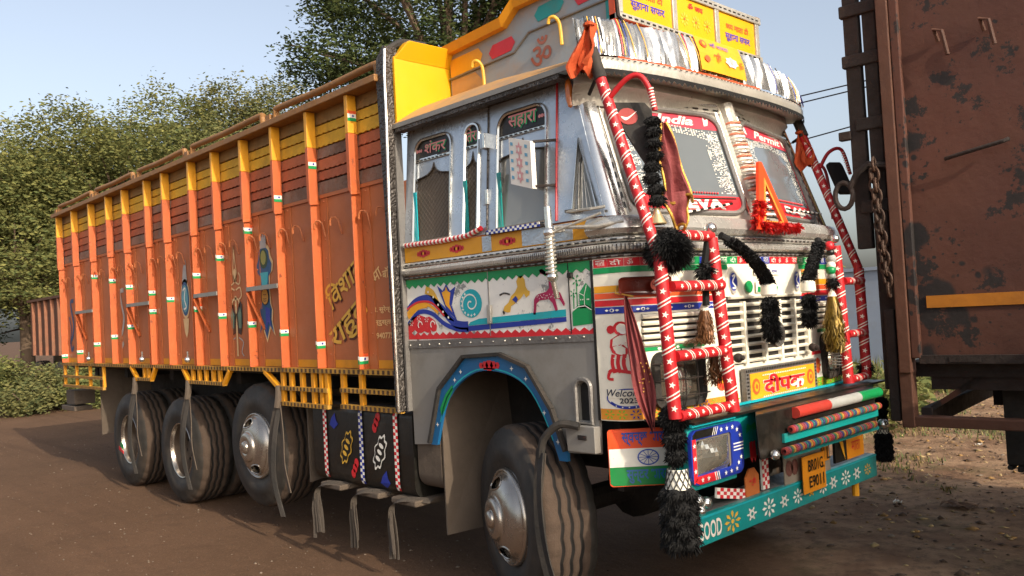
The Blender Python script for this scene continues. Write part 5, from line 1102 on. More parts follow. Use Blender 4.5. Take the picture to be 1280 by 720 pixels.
# snorkel-like chrome pole at the door
P = MB(); x = -.20; L = [(x, -.10, 2.235), (x+.003, -.10, 2.12)]; P.tube(L, .020, CHROME, 10); P.ball((x+.003, -.10, 2.10), .032, CHROME, 12); P.tube([(x+.003, -.1, 2.09), (x+.01, -.10, 1.88)], .022, CHROME, 12)
for k in range(10): z = 2.08-k*.02; P.tube([(x+.003+.027*math.cos(t), -.1+.027*math.sin(t), z+.006*math.sin(t)) for t in [2*PI*j/10 for j in range(10)]], .005, CHROMED, 5, closed=True)
P.ball((x+.01, -.10, 1.87), .03, CHROME, 12); P.tube([(x+.01, -.10, 1.86), (x+.015, -.08, 1.76)], .014, CHROME, 10); P.tube([(x, -.1, 2.10), (x+.02, .02, 2.12)], .01, CHROMED, 6); P.build('mirror_post', T, smooth=True)
P = MB(); P.tube([(-.17, -.08, 2.125), (.1, -.06, 2.10), (.2, .02, 2.12)], .010, CHROMED, 8); P.tube([(-.18, -.09, 2.10), (.0, -.07, 2.14), (.1, -.03, 2.17)], .007, CHROMED, 8); P.build('grab_rail', T, smooth=True)
# ================================================================ things that hang from the truck or lie on it
def fuzz(P, c, r, n, m, rr=None, L=.05, wd=.006, grav=.3, squash=1.):
    """shaggy ball: many thin strands standing out of a core"""
    c = Vector(c); P.lathe([(-r*.75*math.cos(PI*i/7)*squash, max(1e-4, r*.75*math.sin(PI*i/7))) for i in range(8)], c, (0, 0, 1), m, 10)
    for i in range(n):
        a = random.random()*2*PI; z = random.uniform(-1, 1); q = math.sqrt(1-z*z); d = Vector((q*math.cos(a), q*math.sin(a), z*squash)); l = L*random.uniform(.5, 1.1)
        p = c+d*r*.65; e = p+d*l*.8+Vector((random.uniform(-.3, .3), random.uniform(-.3, .3), -grav-random.random()*.3))*l; s_ = d.cross(Vector((random.random(), random.random(), .1))).normalized()*wd/2
        mid = p.lerp(e, .55)+d*l*.12; P.add([p-s_, p+s_, mid+s_, mid-s_, e], [(0, 1, 2, 3), (3, 2, 4)], m)
def strands(P, c, r0, r1, h, n, m, wd=.006, wob=.012):
    c = Vector(c)
    for i in range(n):
        a = random.random()*2*PI; q = math.sqrt(random.random()); p = c+Vector((math.cos(a)*r0*q, math.sin(a)*r0*q, 0)); e = c+Vector((math.cos(a)*r1*q, math.sin(a)*r1*q, -h*random.uniform(.8, 1.05)))
        s_ = Vector((-math.sin(a), math.cos(a), 0))*wd/2; pts = []
        for k in range(6): t = k/5; pts.append(p.lerp(e, t)+Vector((math.cos(a), math.sin(a), 0))*(math.sin(t*PI)*r1*.25)+Vector((random.uniform(-1, 1), random.uniform(-1, 1), 0))*wob*t)
        P.add([x for p_ in pts for x in (p_-s_, p_+s_)], [(2*k, 2*k+1, 2*k+3, 2*k+2) for k in range(5)], m)
def drape(P, A, B, wa, wb, side, m, edge=None, n=14, amp=.03, waves=3., nrm=None, seed=0):
    """a hanging cloth between A (top) and B (bottom), width along side, folded"""
    A, B, side = Vector(A), Vector(B), Vector(side).normalized(); d = (B-A); nn = side.cross(d).normalized(); cols = 15; vs = []
    for j in range(n+1):
        t = j/n; w_ = np.interp(t, np.linspace(0, 1, len(wa)), wa) if isinstance(wa, list) else lerp(wa, wb, t)
        for i in range(cols):
            u = i/(cols-1)-.5; ph = seed+t*1.7; vs.append(A+d*t+side*u*w_+nn*(amp*math.sin(u*waves*2*PI+ph)*(.4+.6*t)+.012*math.sin(t*9+u*5+seed))+Vector((0, 0, .02*math.sin(u*6+seed)*t)))
    P.add(vs, [(j*cols+i, j*cols+i+1, (j+1)*cols+i+1, (j+1)*cols+i) for j in range(n) for i in range(cols-1)], m)
    if edge:
        for col_ in (0, cols-1): P.tube([vs[j*cols+col_] for j in range(n+1)], .008, edge, 6)
        P.tube([vs[n*cols+i] for i in range(cols)], .008, edge, 6)
# orange cloths knotted on the pole tops
for nm, A, B, lab in (('orange_cloth', (.11, -.05, 3.13), (.07, -.09, 2.86), 'faded orange cloth tied over the tall pole at the near front corner'), ('orange_cloth', (.05, 2.16, 2.84), (.10, 2.14, 2.56), 'faded orange cloth tied to the ball topped pole at the far front corner')):
    P = MB(); drape(P, A, B, [.02, .05, .09, .13, .17, .10], 0, (1, .9, 0), CLOTHO, amp=.03, waves=1.6, seed=1.3)
    drape(P, Vector(A)+Vector((.01, .02, -.01)), Vector(B)+Vector((.03, .02, .03)), [.02, .04, .07, .1, .12, .05], 0, (1, -.3, 0), CLOTHO, amp=.03, waves=1.3, seed=.3)
    P.tube([Vector(A)+Vector((.02*math.cos(t), .02*math.sin(t), -.02)) for t in [2*PI*k/8 for k in range(8)]], .012, CLOTHO, 6, closed=True); top(P, nm, lab, 'cloth', 'orange cloths on the corner poles', smooth=True)
# black woolly garland on the near mirror, its bell and big pom-pom
g = empty('black_garland', (.39, .04, 1.93)); tag(g, 'black garland of woollen balls ending in a big pom-pom, hung from the near front mirror', 'garland')
P = MB()
for k in range(8): z = 2.58-k*.055; fuzz(P, (.385+.012*math.sin(k), .045+.01*math.cos(k*2), z), .045 if k < 4 else .05, 450, YARN, L=.024, wd=.004, squash=.8)
P.build('ball_string', g); P = MB(); P.lathe([(0, .012), (.03, .022), (.075, .045), (.08, .04)], (.39, .04, 2.16), (0, 0, -1), mat('brass_bell', '#cdb98a', .3, metal=.7), 14); P.build('bell', g, smooth=True)
P = MB(); fuzz(P, (.42, .07, 1.965), .125, 6500, YARN, L=.05, wd=.0045); P.build('pom_pom', g)
# red veils
P = MB(); drape(P, (.40, .12, 2.58), (.44, .17, 2.20), [.03, .07, .11, .13, .15], 0, (.5, 1, 0), VEIL, GOLD, amp=.025, waves=1.8, seed=.6); drape(P, (.43, .14, 2.24), (.44, .16, 2.06), [.15, .13, .10, .04], 0, (.5, 1, 0), VEIL, GOLD, amp=.02, waves=1.5, seed=2)
top(P, 'red_veil', 'dark red veil with gold edging hanging over the near windscreen beside the black garland', 'veil', 'red veils on the truck nose', smooth=True)
P = MB(); drape(P, (.215, -.02, 1.75), (.315, .01, 1.10), [.012, .045, .065, .08, .09, .105, .10, .05, .01], 0, (.79, .62, 0), VEIL, None, amp=.014, waves=3.4, seed=1.1)
for k in range(14): P.ball((.275+.05*random.random(), -.03+.03*random.random(), 1.24+.2*random.random()), .004, GOLD, 5)
top(P, 'red_veil', 'long dusty red veil hanging from the near turn lamp down to the flower border', 'veil', 'red veils on the truck nose', smooth=True)
# warning triangle with red tinsel
g = empty('warning_triangle', (.40, 1.12, 2.12)); tag(g, 'orange warning triangle standing in red tinsel before the windscreen pillar', 'warning triangle')
Tm = lambda u, v, o=0.: Vector((.42-.07*v/.34+o, .92+u*1.12, 2.08+v*1.14)); P = MB(); P.plate(Tm, [(-.005, 0), (.315, 0), (.17, .35), (.14, .35)], .018, TRIO, [[(.075, .045), (.235, .045), (.155, .235)]]); P.build('triangle_frame', g, bevel=.004)
P = MB(); L = [(.075, .045), (.235, .045), (.155, .235)]; P.plate(off(Tm, .003), [(.055, .034), (.255, .034), (.155, .268)], .004, mat('triangle_amber', '#f08a3a', .4), [L])
for k in range(9): z = .06+k*.018; w_ = .07*(1-k/10.); P.flat(off(Tm, -.004), [(.155-w_, z), (.155+w_*random.uniform(.2, 1), z), (.155+w_*.5, z+.009), (.155-w_*.6, z+.009)], W_ if k % 2 else BLK)
P.build('reflector', g); P = MB()
for k in range(3): fuzz(P, (.39, .95+.02*k, 2.12+.05*k), .02, 260, TINR, L=.04, wd=.009, grav=.1)
for k in range(9): fuzz(P, (.42, .97+.045*k, 2.105), .014, 190, TINR, L=.04, wd=.009, grav=.2)
P.build('tinsel', g)
# V of two black garlands before the grille
for pts, lab in (([(.40, .56, 2.04), (.43, .68, 1.98), (.45, .80, 1.90), (.45, .88, 1.83), (.45, .92, 1.78)], 'longer black ruffled garland slanting down over the left part of the grille'), ([(.40, 1.62, 2.04), (.42, 1.57, 1.98), (.43, 1.49, 1.91), (.44, 1.42, 1.84), (.44, 1.38, 1.79)], 'black ruffled garland hanging on the right of the grille, shorter of the pair')):
    g = empty('black_garland', pts[-1]); tag(g, lab, 'garland', 'black garlands across the grille'); P = MB(); L = spline(pts, 5); a0 = 3
    P.tube(L[:5], .02, YARN, 8)
    for i, p in enumerate(L[3:]): fuzz(P, p, .042, 260, YARN, L=.02, grav=.2, wd=.007, squash=.7)
    P.build('ruffle', g); e = Vector(pts[-1]); P = MB(); P.lathe([(0, .034), (.01, .042), (.06, .044), (.07, .034)], e+Vector((0, .0, -.0)), (0, 0, -1), mat('ribbon_white', '#ddd8c8', .5), 14); P.build('white_band', g, smooth=True)
    P = MB(); n = 5 if e.y < 1.2 else 4
    for k in range(n): fuzz(P, e+Vector((.0, .012*math.sin(k*2.), -.11-k*.04)), .05 if e.y < 1.2 else .04, 700, YARN, L=.032, wd=.005)
    P.build('pom_pom', g)
P = MB(); P.lathe([(-.02, .001), (-.018, .06), (0, .075), (.018, .07), (.02, .001)], (.42, 1.02, 1.50), (1, 0, 0), mat('brush_grey', '#57544e', .6, dirt=.4, bump=.5, scale=30), 20)
for k in range(9): P.box(.441, .443, .97+k*.0125, .973+k*.0125, 1.465, 1.535, RDARK)
top(P, 'fog_lamp_cover', 'round dark ribbed lamp hanging on the grille under the left garland', 'lamp', smooth=True)
# tinsel tassels
P = MB(); strands(P, (.41, 1.735, 1.70), .022, .055, .34, 420, TINS, wd=.007, wob=.03); P.lathe([(0, .005), (.03, .02), (.05, .028)], (.41, 1.735, 1.74), (0, 0, -1), mat('ribbon_white', '#ddd8c8', .5), 10)
for k in range(6): P.tube([(.41+.03*math.cos(t), 1.745+.03*math.sin(t), 1.36-k*.018) for t in [2*PI*j/8 for j in range(8)]], .003, STEELD, 4, closed=True)
top(P, 'gold_tassel', 'long gold tinsel tassel hanging over the right end of the grille', 'tassel', 'tassels on the truck nose')
P = MB(); strands(P, (.38, .40, 1.66), .02, .04, .17, 240, TINB, wd=.006, wob=.025); strands(P, (.37, .48, 1.44), .02, .04, .17, 100, TINB, wd=.005, wob=.03); P.lathe([(0, .005), (.03, .022), (.05, .02)], (.38, .40, 1.70), (0, 0, -1), mat('ribbon_white', '#ddd8c8', .5), 10)
strands(P, (.38, .32, 1.52), .02, .09, .04, 40, TINB, wd=.004, wob=.05); top(P, 'brown_tassel', 'tangled brown and gold tinsel tassel behind the near red guard bars', 'tassel', 'tassels on the truck nose')
g = empty('bead_string', (.42, 1.73, 1.78)); tag(g, 'string of coloured balls and black tuft above the gold tassel', 'bead string'); P = MB()
for z, m_, r in ((2.0, RED, .03), (1.96, BLK, .025), (1.92, SILV, .03), (1.88, W_, .028), (1.85, GRN, .03), (1.815, mat('bead_grey', '#8a8f88', .5), .025)): P.ball((.42, 1.73+.008*math.sin(z*40), z), r, m_, 10)
P.build('bead', g, smooth=True); P = MB(); fuzz(P, (.42, 1.73, 1.775), .04, 200, YARN, L=.03); P.build('tuft', g)
# big black tassels on the bumper ends
def bumper_tassel(c, s, lab):
    g = empty('black_tassel', (c[0], c[1], c[2]-.62*s)); tag(g, lab, 'tassel', 'black tassels on the bumper ends'); C_ = Vector(c)
    P = MB(); fuzz(P, C_, .085*s, 2200, YARN, L=.03*s, wd=.006); fuzz(P, C_+Vector((0, 0, -.10*s)), .065*s, 900, YARN, L=.03*s, wd=.006); fuzz(P, C_+Vector((0, 0, -.18*s)), .06*s, 700, YARN, L=.025*s, wd=.006); P.build('knot', g)
    P = MB(); z0 = C_.z-.24*s
    P.lathe([(0, .045*s), (.09*s, .062*s)], (C_.x, C_.y, z0), (0, 0, -1), mat('ribbon_white', '#ddd8c8', .5), 20)
    for k in range(12):
        for sg in (-1, 1):
            P.tube([(C_.x+(.047+.016*t)*s*math.cos(2*PI*k/12+sg*t*.8), C_.y+(.047+.016*t)*s*math.sin(2*PI*k/12+sg*t*.8), z0-.09*s*t) for t in (0, .25, .5, .75, 1)], .0035*s, BLK, 4)
    P.build('lattice_band', g, smooth=True); P = MB()
    for k in range(5):
        for j in range(5): a = j*2*PI/5+k*.6; fuzz(P, C_+Vector((.05*s*math.cos(a), .05*s*math.sin(a), (-.36-.055*k)*s)), .052*s, 330, YARN, L=.028*s, wd=.006, grav=.6)
    P.build('tassel_body', g)
bumper_tassel((.40, .065, 1.16), 1.02, 'big black woolly tassel on the near end of the bumper, beside the flag painted guard')
bumper_tassel((.44, 2.26, .98), .60, 'black woolly tassel with white lattice band at the far end of the bumper')
P = MB(); fuzz(P, (.41, 2.13, 1.22), .05, 260, YARN, L=.04); top(P, 'black_pom_pom', 'small black pom-pom at the foot of the far red guard bars', 'pom-pom')
P = MB(); fuzz(P, (.40, .40, 1.86), .045, 260, YARN, L=.05); fuzz(P, (.40, .39, 1.80), .04, 200, YARN, L=.05); P.tube([(.41, .42, 2.0), (.40, .40, 1.9), (.40, .39, 1.68)], .02, YARN, 6); top(P, 'black_pom_pom', 'black woollen strip tied behind the second red guard bar', 'pom-pom')
def ribbon(P, pts, w_, side, m):
    L = [Vector(p) for p in spline(pts, 6)]; sd = Vector(side).normalized()*w_/2; n = len(L); th = Vector((.0, .008, 0))
    P.add([q for p in L for q in (p-sd, p+sd, p+sd+th, p-sd+th)], [(4*i+a, 4*i+b, 4*i+4+b, 4*i+4+a) for i in range(n-1) for a, b in ((0, 1), (1, 2), (2, 3), (3, 0))]+[(0, 3, 2, 1), (4*n-4, 4*n-3, 4*n-2, 4*n-1)], m)
# rag tassels under the tank straps and rubber straps over the wheels
for x, n, lab in ((-2.66, 7, 'dusty rag tassel under the tank strap farthest back, bunched in short strips'), (-2.17, 6, 'dusty rag tassel hanging under the middle tank strap'), (-1.72, 7, 'dusty rag tassel hanging under the front tank strap, thickest')):
    P = MB(); ribbon(P, [(x+.20, .05, .52), (x+.06, -.06, .535), (x-.02, -.10, .50), (x-.045, -.10, .42)], .05, (0, 1, .5), WOOL)
    for k in range(n):
        dx = random.uniform(-.035, .035); dy = random.uniform(-.03, .03); L = [(x-.045+dx*.4, -.10+dy*.4, .46), (x-.05+dx, -.10+dy, .36), (x-.04+dx*1.2, -.10+dy, .26), (x-.04+dx*1.4, -.10+dy, .20-random.random()*.07)]; ribbon(P, L, random.uniform(.012, .022), (1, random.uniform(-1, 1), 0), WOOL)
    top(P, 'rag_tassel', lab, 'tassel', 'rag tassels under the fuel tank', smooth=True)
for x, lab in ((-6.50, 'pair of long rubber straps hanging over the rearmost wheel'), (-5.08, 'pair of long rubber straps hanging over the second wheel from the rear'), (-3.30, 'twisted rubber straps hanging before the raised wheel with the chrome hubcap')):
    P = MB(); P.tube(spline([(x, -.05, 1.22), (x+.01, -.06, 1.14), (x, -.07, 1.05)], 4), .03, MUD, 8)
    ribbon(P, [(x, -.07, 1.10), (x-.05, -.10, .88), (x-.06, -.12, .62), (x-.02, -.11, .38)], .055, (1, .3, 0), WOOL); ribbon(P, [(x, -.06, 1.10), (x+.07, -.08, .85), (x+.09, -.09, .62), (x+.13, -.07, .40)], .06, (1, -.2, 0), MUD); ribbon(P, [(x+.01, -.06, 1.08), (x+.03, -.13, .8), (x+.02, -.14, .5), (x+.10, -.12, .22)], .035, (1, .6, 0), RUB)
    top(P, 'rubber_strap', lab, 'strap', 'rubber straps over the wheels', smooth=True)
P = MB(); P.tube(spline([(-.10, -.06, 1.10), (-.20, -.10, 1.11), (-.30, -.12, 1.03), (-.33, -.12, .93)], 5), .021, RUB, 8); ribbon(P, [(-.33, -.12, .98), (-.34, -.15, .75), (-.33, -.15, .45), (-.22, -.14, .08)], .05, (1, .2, 0), RUB); ribbon(P, [(-.32, -.13, .96), (-.28, -.20, .72), (-.24, -.20, .42), (-.12, -.18, .10)], .06, (1, -.4, 0), RUB); ribbon(P, [(-.33, -.10, .95), (-.36, -.12, .7), (-.38, -.13, .5), (-.30, -.13, .25)], .03, (1, 0, 0), WOOL)
top(P, 'rubber_strap', 'twisted black rubber straps hanging before the front wheel from the cab step', 'strap', 'rubber straps over the wheels', smooth=True)
for k in range(3):
    x = (-6.12, -4.98+.05, -7.9)[k]; P = MB(); P.ball((x-.1, -.07, 1.42), .03, CHROME, 8); P.tube([(x-.1, -.07, 1.50), (x-.1, -.07, 1.42)], .008, STEELD, 5)
    top(P, 'lamp_bulb', ('small chrome lamp at the foot of the sixth post from the rear', 'small chrome lamp at the foot of the painted roundel bay', 'small chrome lamp low by the tail of the load body')[k], 'lamp', 'small side lamps', smooth=True)
# ================================================================ the rusty truck ahead, at the right edge of the photo
A_ = math.radians(5.5); ca, sa = math.cos(A_), math.sin(A_); R0 = Vector((.69, 2.0, 0))
def RT(x, y, z):
    x *= 1.1; z = 1.7+(z-1.7)*1.106
    return (R0.x+x*ca-y*sa, R0.y+x*sa+y*ca, z)
RR = empty('rusty_trailer', (1.7, 3.2, 0)); tag(RR, 'rusty brown steel trailer body with an orange stripe, cut off by the right edge', 'trailer')
class RB(MB):
    def rbox(s, x0, x1, y0, y1, z0, z1, m): s.hexa([RT(x, y, z) for z in (z0, z1) for x, y in ((x0, y0), (x1, y0), (x0, y1), (x1, y1))], m)
P = RB(); P.rbox(.06, 1.75, .02, .05, 1.33, 3.85, RUST); P.build('side_panel', RR)
P = RB(); P.rbox(-.0, .062, -.045, .06, 1.25, 3.9, RUSTO); P.rbox(.064, .11, -.03, .018, 1.33, 3.9, RUST); P.build('corner_channel', RR, bevel=.006)
for k in range(1): P = RB(); P.rbox(1.25+k*1.2, 1.33+k*1.2, -.05, .018, 1.34, 3.85, RUSTO); P.build('side_stiffener', RR, bevel=.005)
P = RB(); P.rbox(.15, 1.75, .008, .018, 1.60, 1.665, RUSTY); P.build('reflective_stripe', RR)
P = RB(); P.rbox(.10, 1.75, -.015, .0185, 1.30, 1.345, RDARK); P.rbox(.25, .40, -.02, -.0155, 1.31, 1.335, RDARK); P.build('panel_lip', RR)
P = RB(); P.rbox(.02, 1.75, .0, .10, .955, 1.01, RUSTO); P.rbox(-.01, .055, -.02, .08, .95, 1.30, RUSTO); P.rbox(.06, .12, .10, 2.2, .95, 1.05, RDARK); P.build('underride_bar', RR, bevel=.006)
P = RB(); P.hexa([RT(x, y, z) for x, y, z in ((.06, .12, 1.02), (.10, .12, 1.02), (.06, .16, 1.02), (.10, .16, 1.02), (.45, .12, 1.3), (.52, .12, 1.3), (.45, .16, 1.3), (.52, .16, 1.3))], RUST); P.build('bar_brace', RR)
P = RB(); P.rbox(.0, 1.75, .1, 2.35, 1.22, 1.30, RDARK); P.rbox(.3, 1.7, .75, .9, 1.0, 1.2, RDARK); P.rbox(.3, 1.7, 1.6, 1.75, 1.0, 1.2, RDARK); P.rbox(1.2, 1.35, .3, 2.1, .6, 1.0, RDARK); P.rbox(.12, 1.75, .12, .2, 1.15, 1.298, RDARK); P.build('underframe', RR)
P = RB(); P.rbox(.05, 1.75, 2.35, 2.4, 1.33, 3.85, RUST); P.rbox(.0, .05, .1, 2.4, 1.33, 3.85, RUST); P.build('far_panel', RR)
P = RB(); P.tube([RT(.30, -.03, 2.385), RT(.34, -.05, 2.39), RT(.58, -.05, 2.43), RT(.60, -.03, 2.44)], .012, RDARK, 8); P.build('handle_bar', RR, smooth=True)
for x in (.30, .52): P = RB(); P.tube([RT(x, .0, 3.02), RT(x-.01, -.04, 3.08), RT(x+.03, -.05, 3.06), RT(x+.05, -.04, 2.93)], .012, RUSTO, 8); P.build('rope_hook', RR, smooth=True)
# dark ladder-like tailgate edge with slits
for y0, x0, x1 in ((.02, -.20, -.115), (.02, -.095, -.02)):
    P = RB(); P.rbox(x0, x1, y0, y0+.06, 1.95, 3.9, RDARK); P.build('tailgate_plank', RR, bevel=.008)
for z in (2.15, 2.62, 2.99, 3.28, 3.6): P = RB(); P.rbox(-.215 if z > 2.7 else -.16, -.01, .0, .05, z, z+.07, RDARK); P.build('tailgate_cleat', RR, bevel=.008)
P = RB(); P.rbox(-.26, -.19, .0, .05, 2.58, 2.63, RDARK); P.build('tailgate_lug', RR, bevel=.006)
P = RB(); P.rbox(-.11, -.015, .05, .12, 1.15, 2.2, RDARK); P.rbox(-.075, -.02, .0, .05, .98, 1.6, RDARK); P.build('tailgate_edge', RR, bevel=.008)
P = RB(); P.tube([RT(-.20, -.03, 2.30), RT(-.16, -.03, 2.38), RT(-.1, -.02, 2.42), RT(.0, -.01, 2.40)], .022, RDARK, 8); P.tube([RT(-.24+.05*math.cos(t), -.03, 2.26+.075*math.sin(t)) for t in [2*PI*k/16 for k in range(16)]], .016, RDARK, 8, closed=True); P.build('iron_hook', RR, smooth=True)
P = RB(); P.rbox(.42, .75, .35, .75, .72, 1.2, RUB)
for k in range(7): P.rbox(.42+k*.048, .45+k*.048, .34, .76, .695-.01*(k % 2), .72, RUB)
P.build('spare_tyre', RR, bevel=.01)
for x in (1.28,):
    for y in (.1, 2.0): o = put('wheel', TY, RR, Vector((*RT(x, y, 0)[:2], .52))-Vector((1.7, 3.2, 0))); o.rotation_euler = (0, 0, A_); put('rim', RIMD, o)
P = RB(); P.rbox(1.7, 3.0, 1.1, 1.25, .95, 1.1, RDARK); P.rbox(2.95, 3.05, 1.1, 1.25, -.6+.6, 1.1, RDARK); P.build('drawbar', RR, bevel=.01)
P = RB(); c = Vector(RT(-.055, -.05, 2.36))
def chain(P, a, b, n, r=.028):
    a, b = Vector(a), Vector(b); d = (b-a)/n
    for i in range(n):
        c = a+d*(i+.5); ex = Vector((1, 0, 0)) if i % 2 else Vector((0, 1, 0)); ez = d.normalized(); P.tube([c+ex*r*.62*math.cos(t)+ez*(d.length*.68)*math.sin(t) for t in [2*PI*k/12 for k in range(12)]], .0085, CHAIN, 6, closed=True)
chain(P, RT(-.06, -.05, 2.44), RT(-.02, -.05, 1.68), 13, .035); chain(P, RT(-.08, -.04, 2.38), RT(-.04, -.04, 1.75), 11, .03)
o = top(P, 'rusty_chain', 'heavy rusty chain hanging down the corner of the rusty truck', 'chain', smooth=True); o['kind'] = 'thing'

# ================================================================ ground
def gmat():
    m = bpy.data.materials.new('ground_dirt'); m.use_nodes = True; t = m.node_tree; N = t.nodes; L = t.links; b = N["Principled BSDF"]; tc = N.new("ShaderNodeTexCoord")
    def noise(s, d=6, r=.6):
        n = N.new("ShaderNodeTexNoise"); n.inputs["Scale"].default_value = s; n.inputs["Detail"].default_value = d; n.inputs["Roughness"].default_value = r; L.new(tc.outputs["Object"], n.inputs["Vector"]); return n.outputs["Fac"]
    def rng_(src, a, b_, c=0., d=1.): r = N.new("ShaderNodeMapRange"); r.inputs[1].default_value = a; r.inputs[2].default_value = b_; r.inputs[3].default_value = c; r.inputs[4].default_value = d; L.new(src, r.inputs[0]); return r.outputs[0]
    def mix(f, A, B):
        x = N.new("ShaderNodeMix"); x.data_type = 'RGBA'; L.new(f, x.inputs[0])
        for k, v in ((6, A), (7, B)):
            if isinstance(v, (list, tuple)): x.inputs[k].default_value = (*v, 1)
            else: L.new(v, x.inputs[k])
        return x.outputs[2]
    def mth(op, a, b_):
        x = N.new("ShaderNodeMath"); x.operation = op
        for i, v in enumerate((a, b_)):
            if isinstance(v, float): x.inputs[i].default_value = v
            else: L.new(v, x.inputs[i])
        return x.outputs[0]
    road = mix(rng_(noise(.55), .35, .65), lin('#57412f'), lin('#644b38')); road = mix(rng_(noise(9, 8, .75), .45, .75, 0., .5), road, lin('#6e543f')); road = mix(rng_(noise(2.3, 8, .7), .55, .75, 0., .5), road, lin('#443225'))
    mp = N.new("ShaderNodeMapping"); mp.inputs["Scale"].default_value = (.12, 2.2, 1); L.new(tc.outputs["Object"], mp.inputs["Vector"]); n2 = N.new("ShaderNodeTexNoise"); n2.inputs["Scale"].default_value = 1.6; n2.inputs["Detail"].default_value = 7; L.new(mp.outputs[0], n2.inputs["Vector"])
    road = mix(rng_(noise(55, 4, .8), .56, .66, 0., .6), road, lin('#8a705a')); road = mix(rng_(noise(38, 4, .8), .6, .68, 0., .6), road, lin('#33261c')); road = mix(rng_(n2.outputs["Fac"], .5, .7, 0., .45), road, lin('#493527'))
    dirt = mix(rng_(noise(1.7, 8, .7), .4, .62), lin('#775a43'), lin('#a08265')); dirt = mix(rng_(noise(7, 9, .8), .5, .66, 0., .8), dirt, lin('#45362a')); dirt = mix(rng_(noise(.9, 8, .75), .52, .62, 0., .6), dirt, lin('#4f4c2c')); dirt = mix(rng_(noise(22, 6, .8), .62, .7, 0., .7), dirt, lin('#8a7458'))
    sx = N.new("ShaderNodeSeparateXYZ"); L.new(tc.outputs["Object"], sx.inputs[0])
    # dirt verge ahead and beyond the truck: where Y + 0.55 X is large
    q = mth('ADD', sx.outputs[1], mth('MULTIPLY', sx.outputs[0], .8)); q = mth('ADD', q, mth('MULTIPLY', noise(.8, 6, .7), 2.2)); mask = rng_(q, 2.4, 3.3)
    L.new(mix(mask, road, dirt), b.inputs["Base Color"]); b.inputs["Roughness"].default_value = .92; b.inputs["Specular IOR Level"].default_value = .2
    bp = N.new("ShaderNodeBump"); bp.inputs["Distance"].default_value = .03; L.new(rng_(mask, 0., 1., .55, .9), bp.inputs["Strength"]); L.new(mth('ADD', noise(14, 10, .75), noise(3, 8, .7)), bp.inputs["Height"]); L.new(bp.outputs[0], b.inputs["Normal"])
    return m
GM = gmat()
xs = sorted(set([-600, -200, -80]+[-40+k*2. for k in range(15)]+[-10+k*.25 for k in range(81)]+[12, 16, 24, 40, 100, 300, 600])); ys = sorted(set([-600, -200, -60, -20, -10]+[-6+k*.25 for k in range(73)]+[14, 17, 22, 30, 50, 100, 300, 900]))
from mathutils import noise as mn
def gh(x, y):
    q = y+.8*x; k = min(1, max(0, (q-3.2)/1.5))*min(1, max(0, (14-y)/3)); return .035*k*mn.noise(Vector((x*1.3, y*1.3, 0)))+.02*k*mn.noise(Vector((x*4, y*4, 3)))
P = MB(); nx = len(xs); P.add([(x, y, gh(x, y)) for y in ys for x in xs], [(j*nx+i, j*nx+i+1, (j+1)*nx+i+1, (j+1)*nx+i) for j in range(len(ys)-1) for i in range(nx-1)], GM); P.build('ground', smooth=True, kind='structure')
# stones, clods and dry leaves of the verge
def bulk(name, V, F, mats, mi, label, cat):
    me = bpy.data.meshes.new(name); V = np.asarray(V, dtype=np.float32); F = np.asarray(F, dtype=np.int32); k = F.shape[1]
    me.vertices.add(len(V)); me.vertices.foreach_set('co', V.ravel()); me.loops.add(F.size); me.loops.foreach_set('vertex_index', F.ravel()); me.polygons.add(len(F)); me.polygons.foreach_set('loop_start', np.arange(0, F.size, k, dtype=np.int32)); me.polygons.foreach_set('loop_total', np.full(len(F), k, dtype=np.int32)); me.polygons.foreach_set('material_index', np.asarray(mi, dtype=np.int32))
    for m_ in mats: me.materials.append(m_)
    me.update(calc_edges=True); o = bpy.data.objects.new(name, me); col.objects.link(o); o['kind'] = 'stuff'; o['label'] = label; o['category'] = cat; return o
ST = [mat('stone_grey', '#7d6f5f', .9, dirt=.4), mat('clod_brown', '#4f3d2e', .95, dirt=.3), mat('dry_leaf', '#8a6a3c', .8, var=.3), mat('dry_straw', '#9a845a', .8, var=.3), mat('litter_pale', '#c9c2b0', .7)]
V = []; F = []; MI = []
oct_ = np.array([(1, 0, 0), (0, 1, 0), (-1, 0, 0), (0, -1, 0), (0, 0, 1), (0, 0, -.5)]); of = [(0, 1, 4), (1, 2, 4), (2, 3, 4), (3, 0, 4), (1, 0, 5), (2, 1, 5), (3, 2, 5), (0, 3, 5)]
for i in range(6500):
    y = rng.uniform(1.2, 11); x = rng.uniform(-4, 5); q = y+.8*x+rng.normal(0, .5)
    if q < 2.6: continue
    s = min(.04, rng.lognormal(-4.3, .5)*1.1); z = gh(x, y); b = len(V)
    a = rng.uniform(0, 6.28); c_, s_ = math.cos(a), math.sin(a); sc = np.array([s*rng.uniform(.7, 1.6), s*rng.uniform(.6, 1.2), s*rng.uniform(.3, .8)]); p = oct_*sc*rng.uniform(.8, 1.2, (6, 1)); p = np.stack([p[:, 0]*c_-p[:, 1]*s_, p[:, 0]*s_+p[:, 1]*c_, p[:, 2]], 1)+(x, y, z+.002)
    V += p.tolist(); F += [(b+f[0], b+f[1], b+f[2]) for f in of]; k = rng.choice([0, 1, 1, 2, 3]); MI += [k]*8
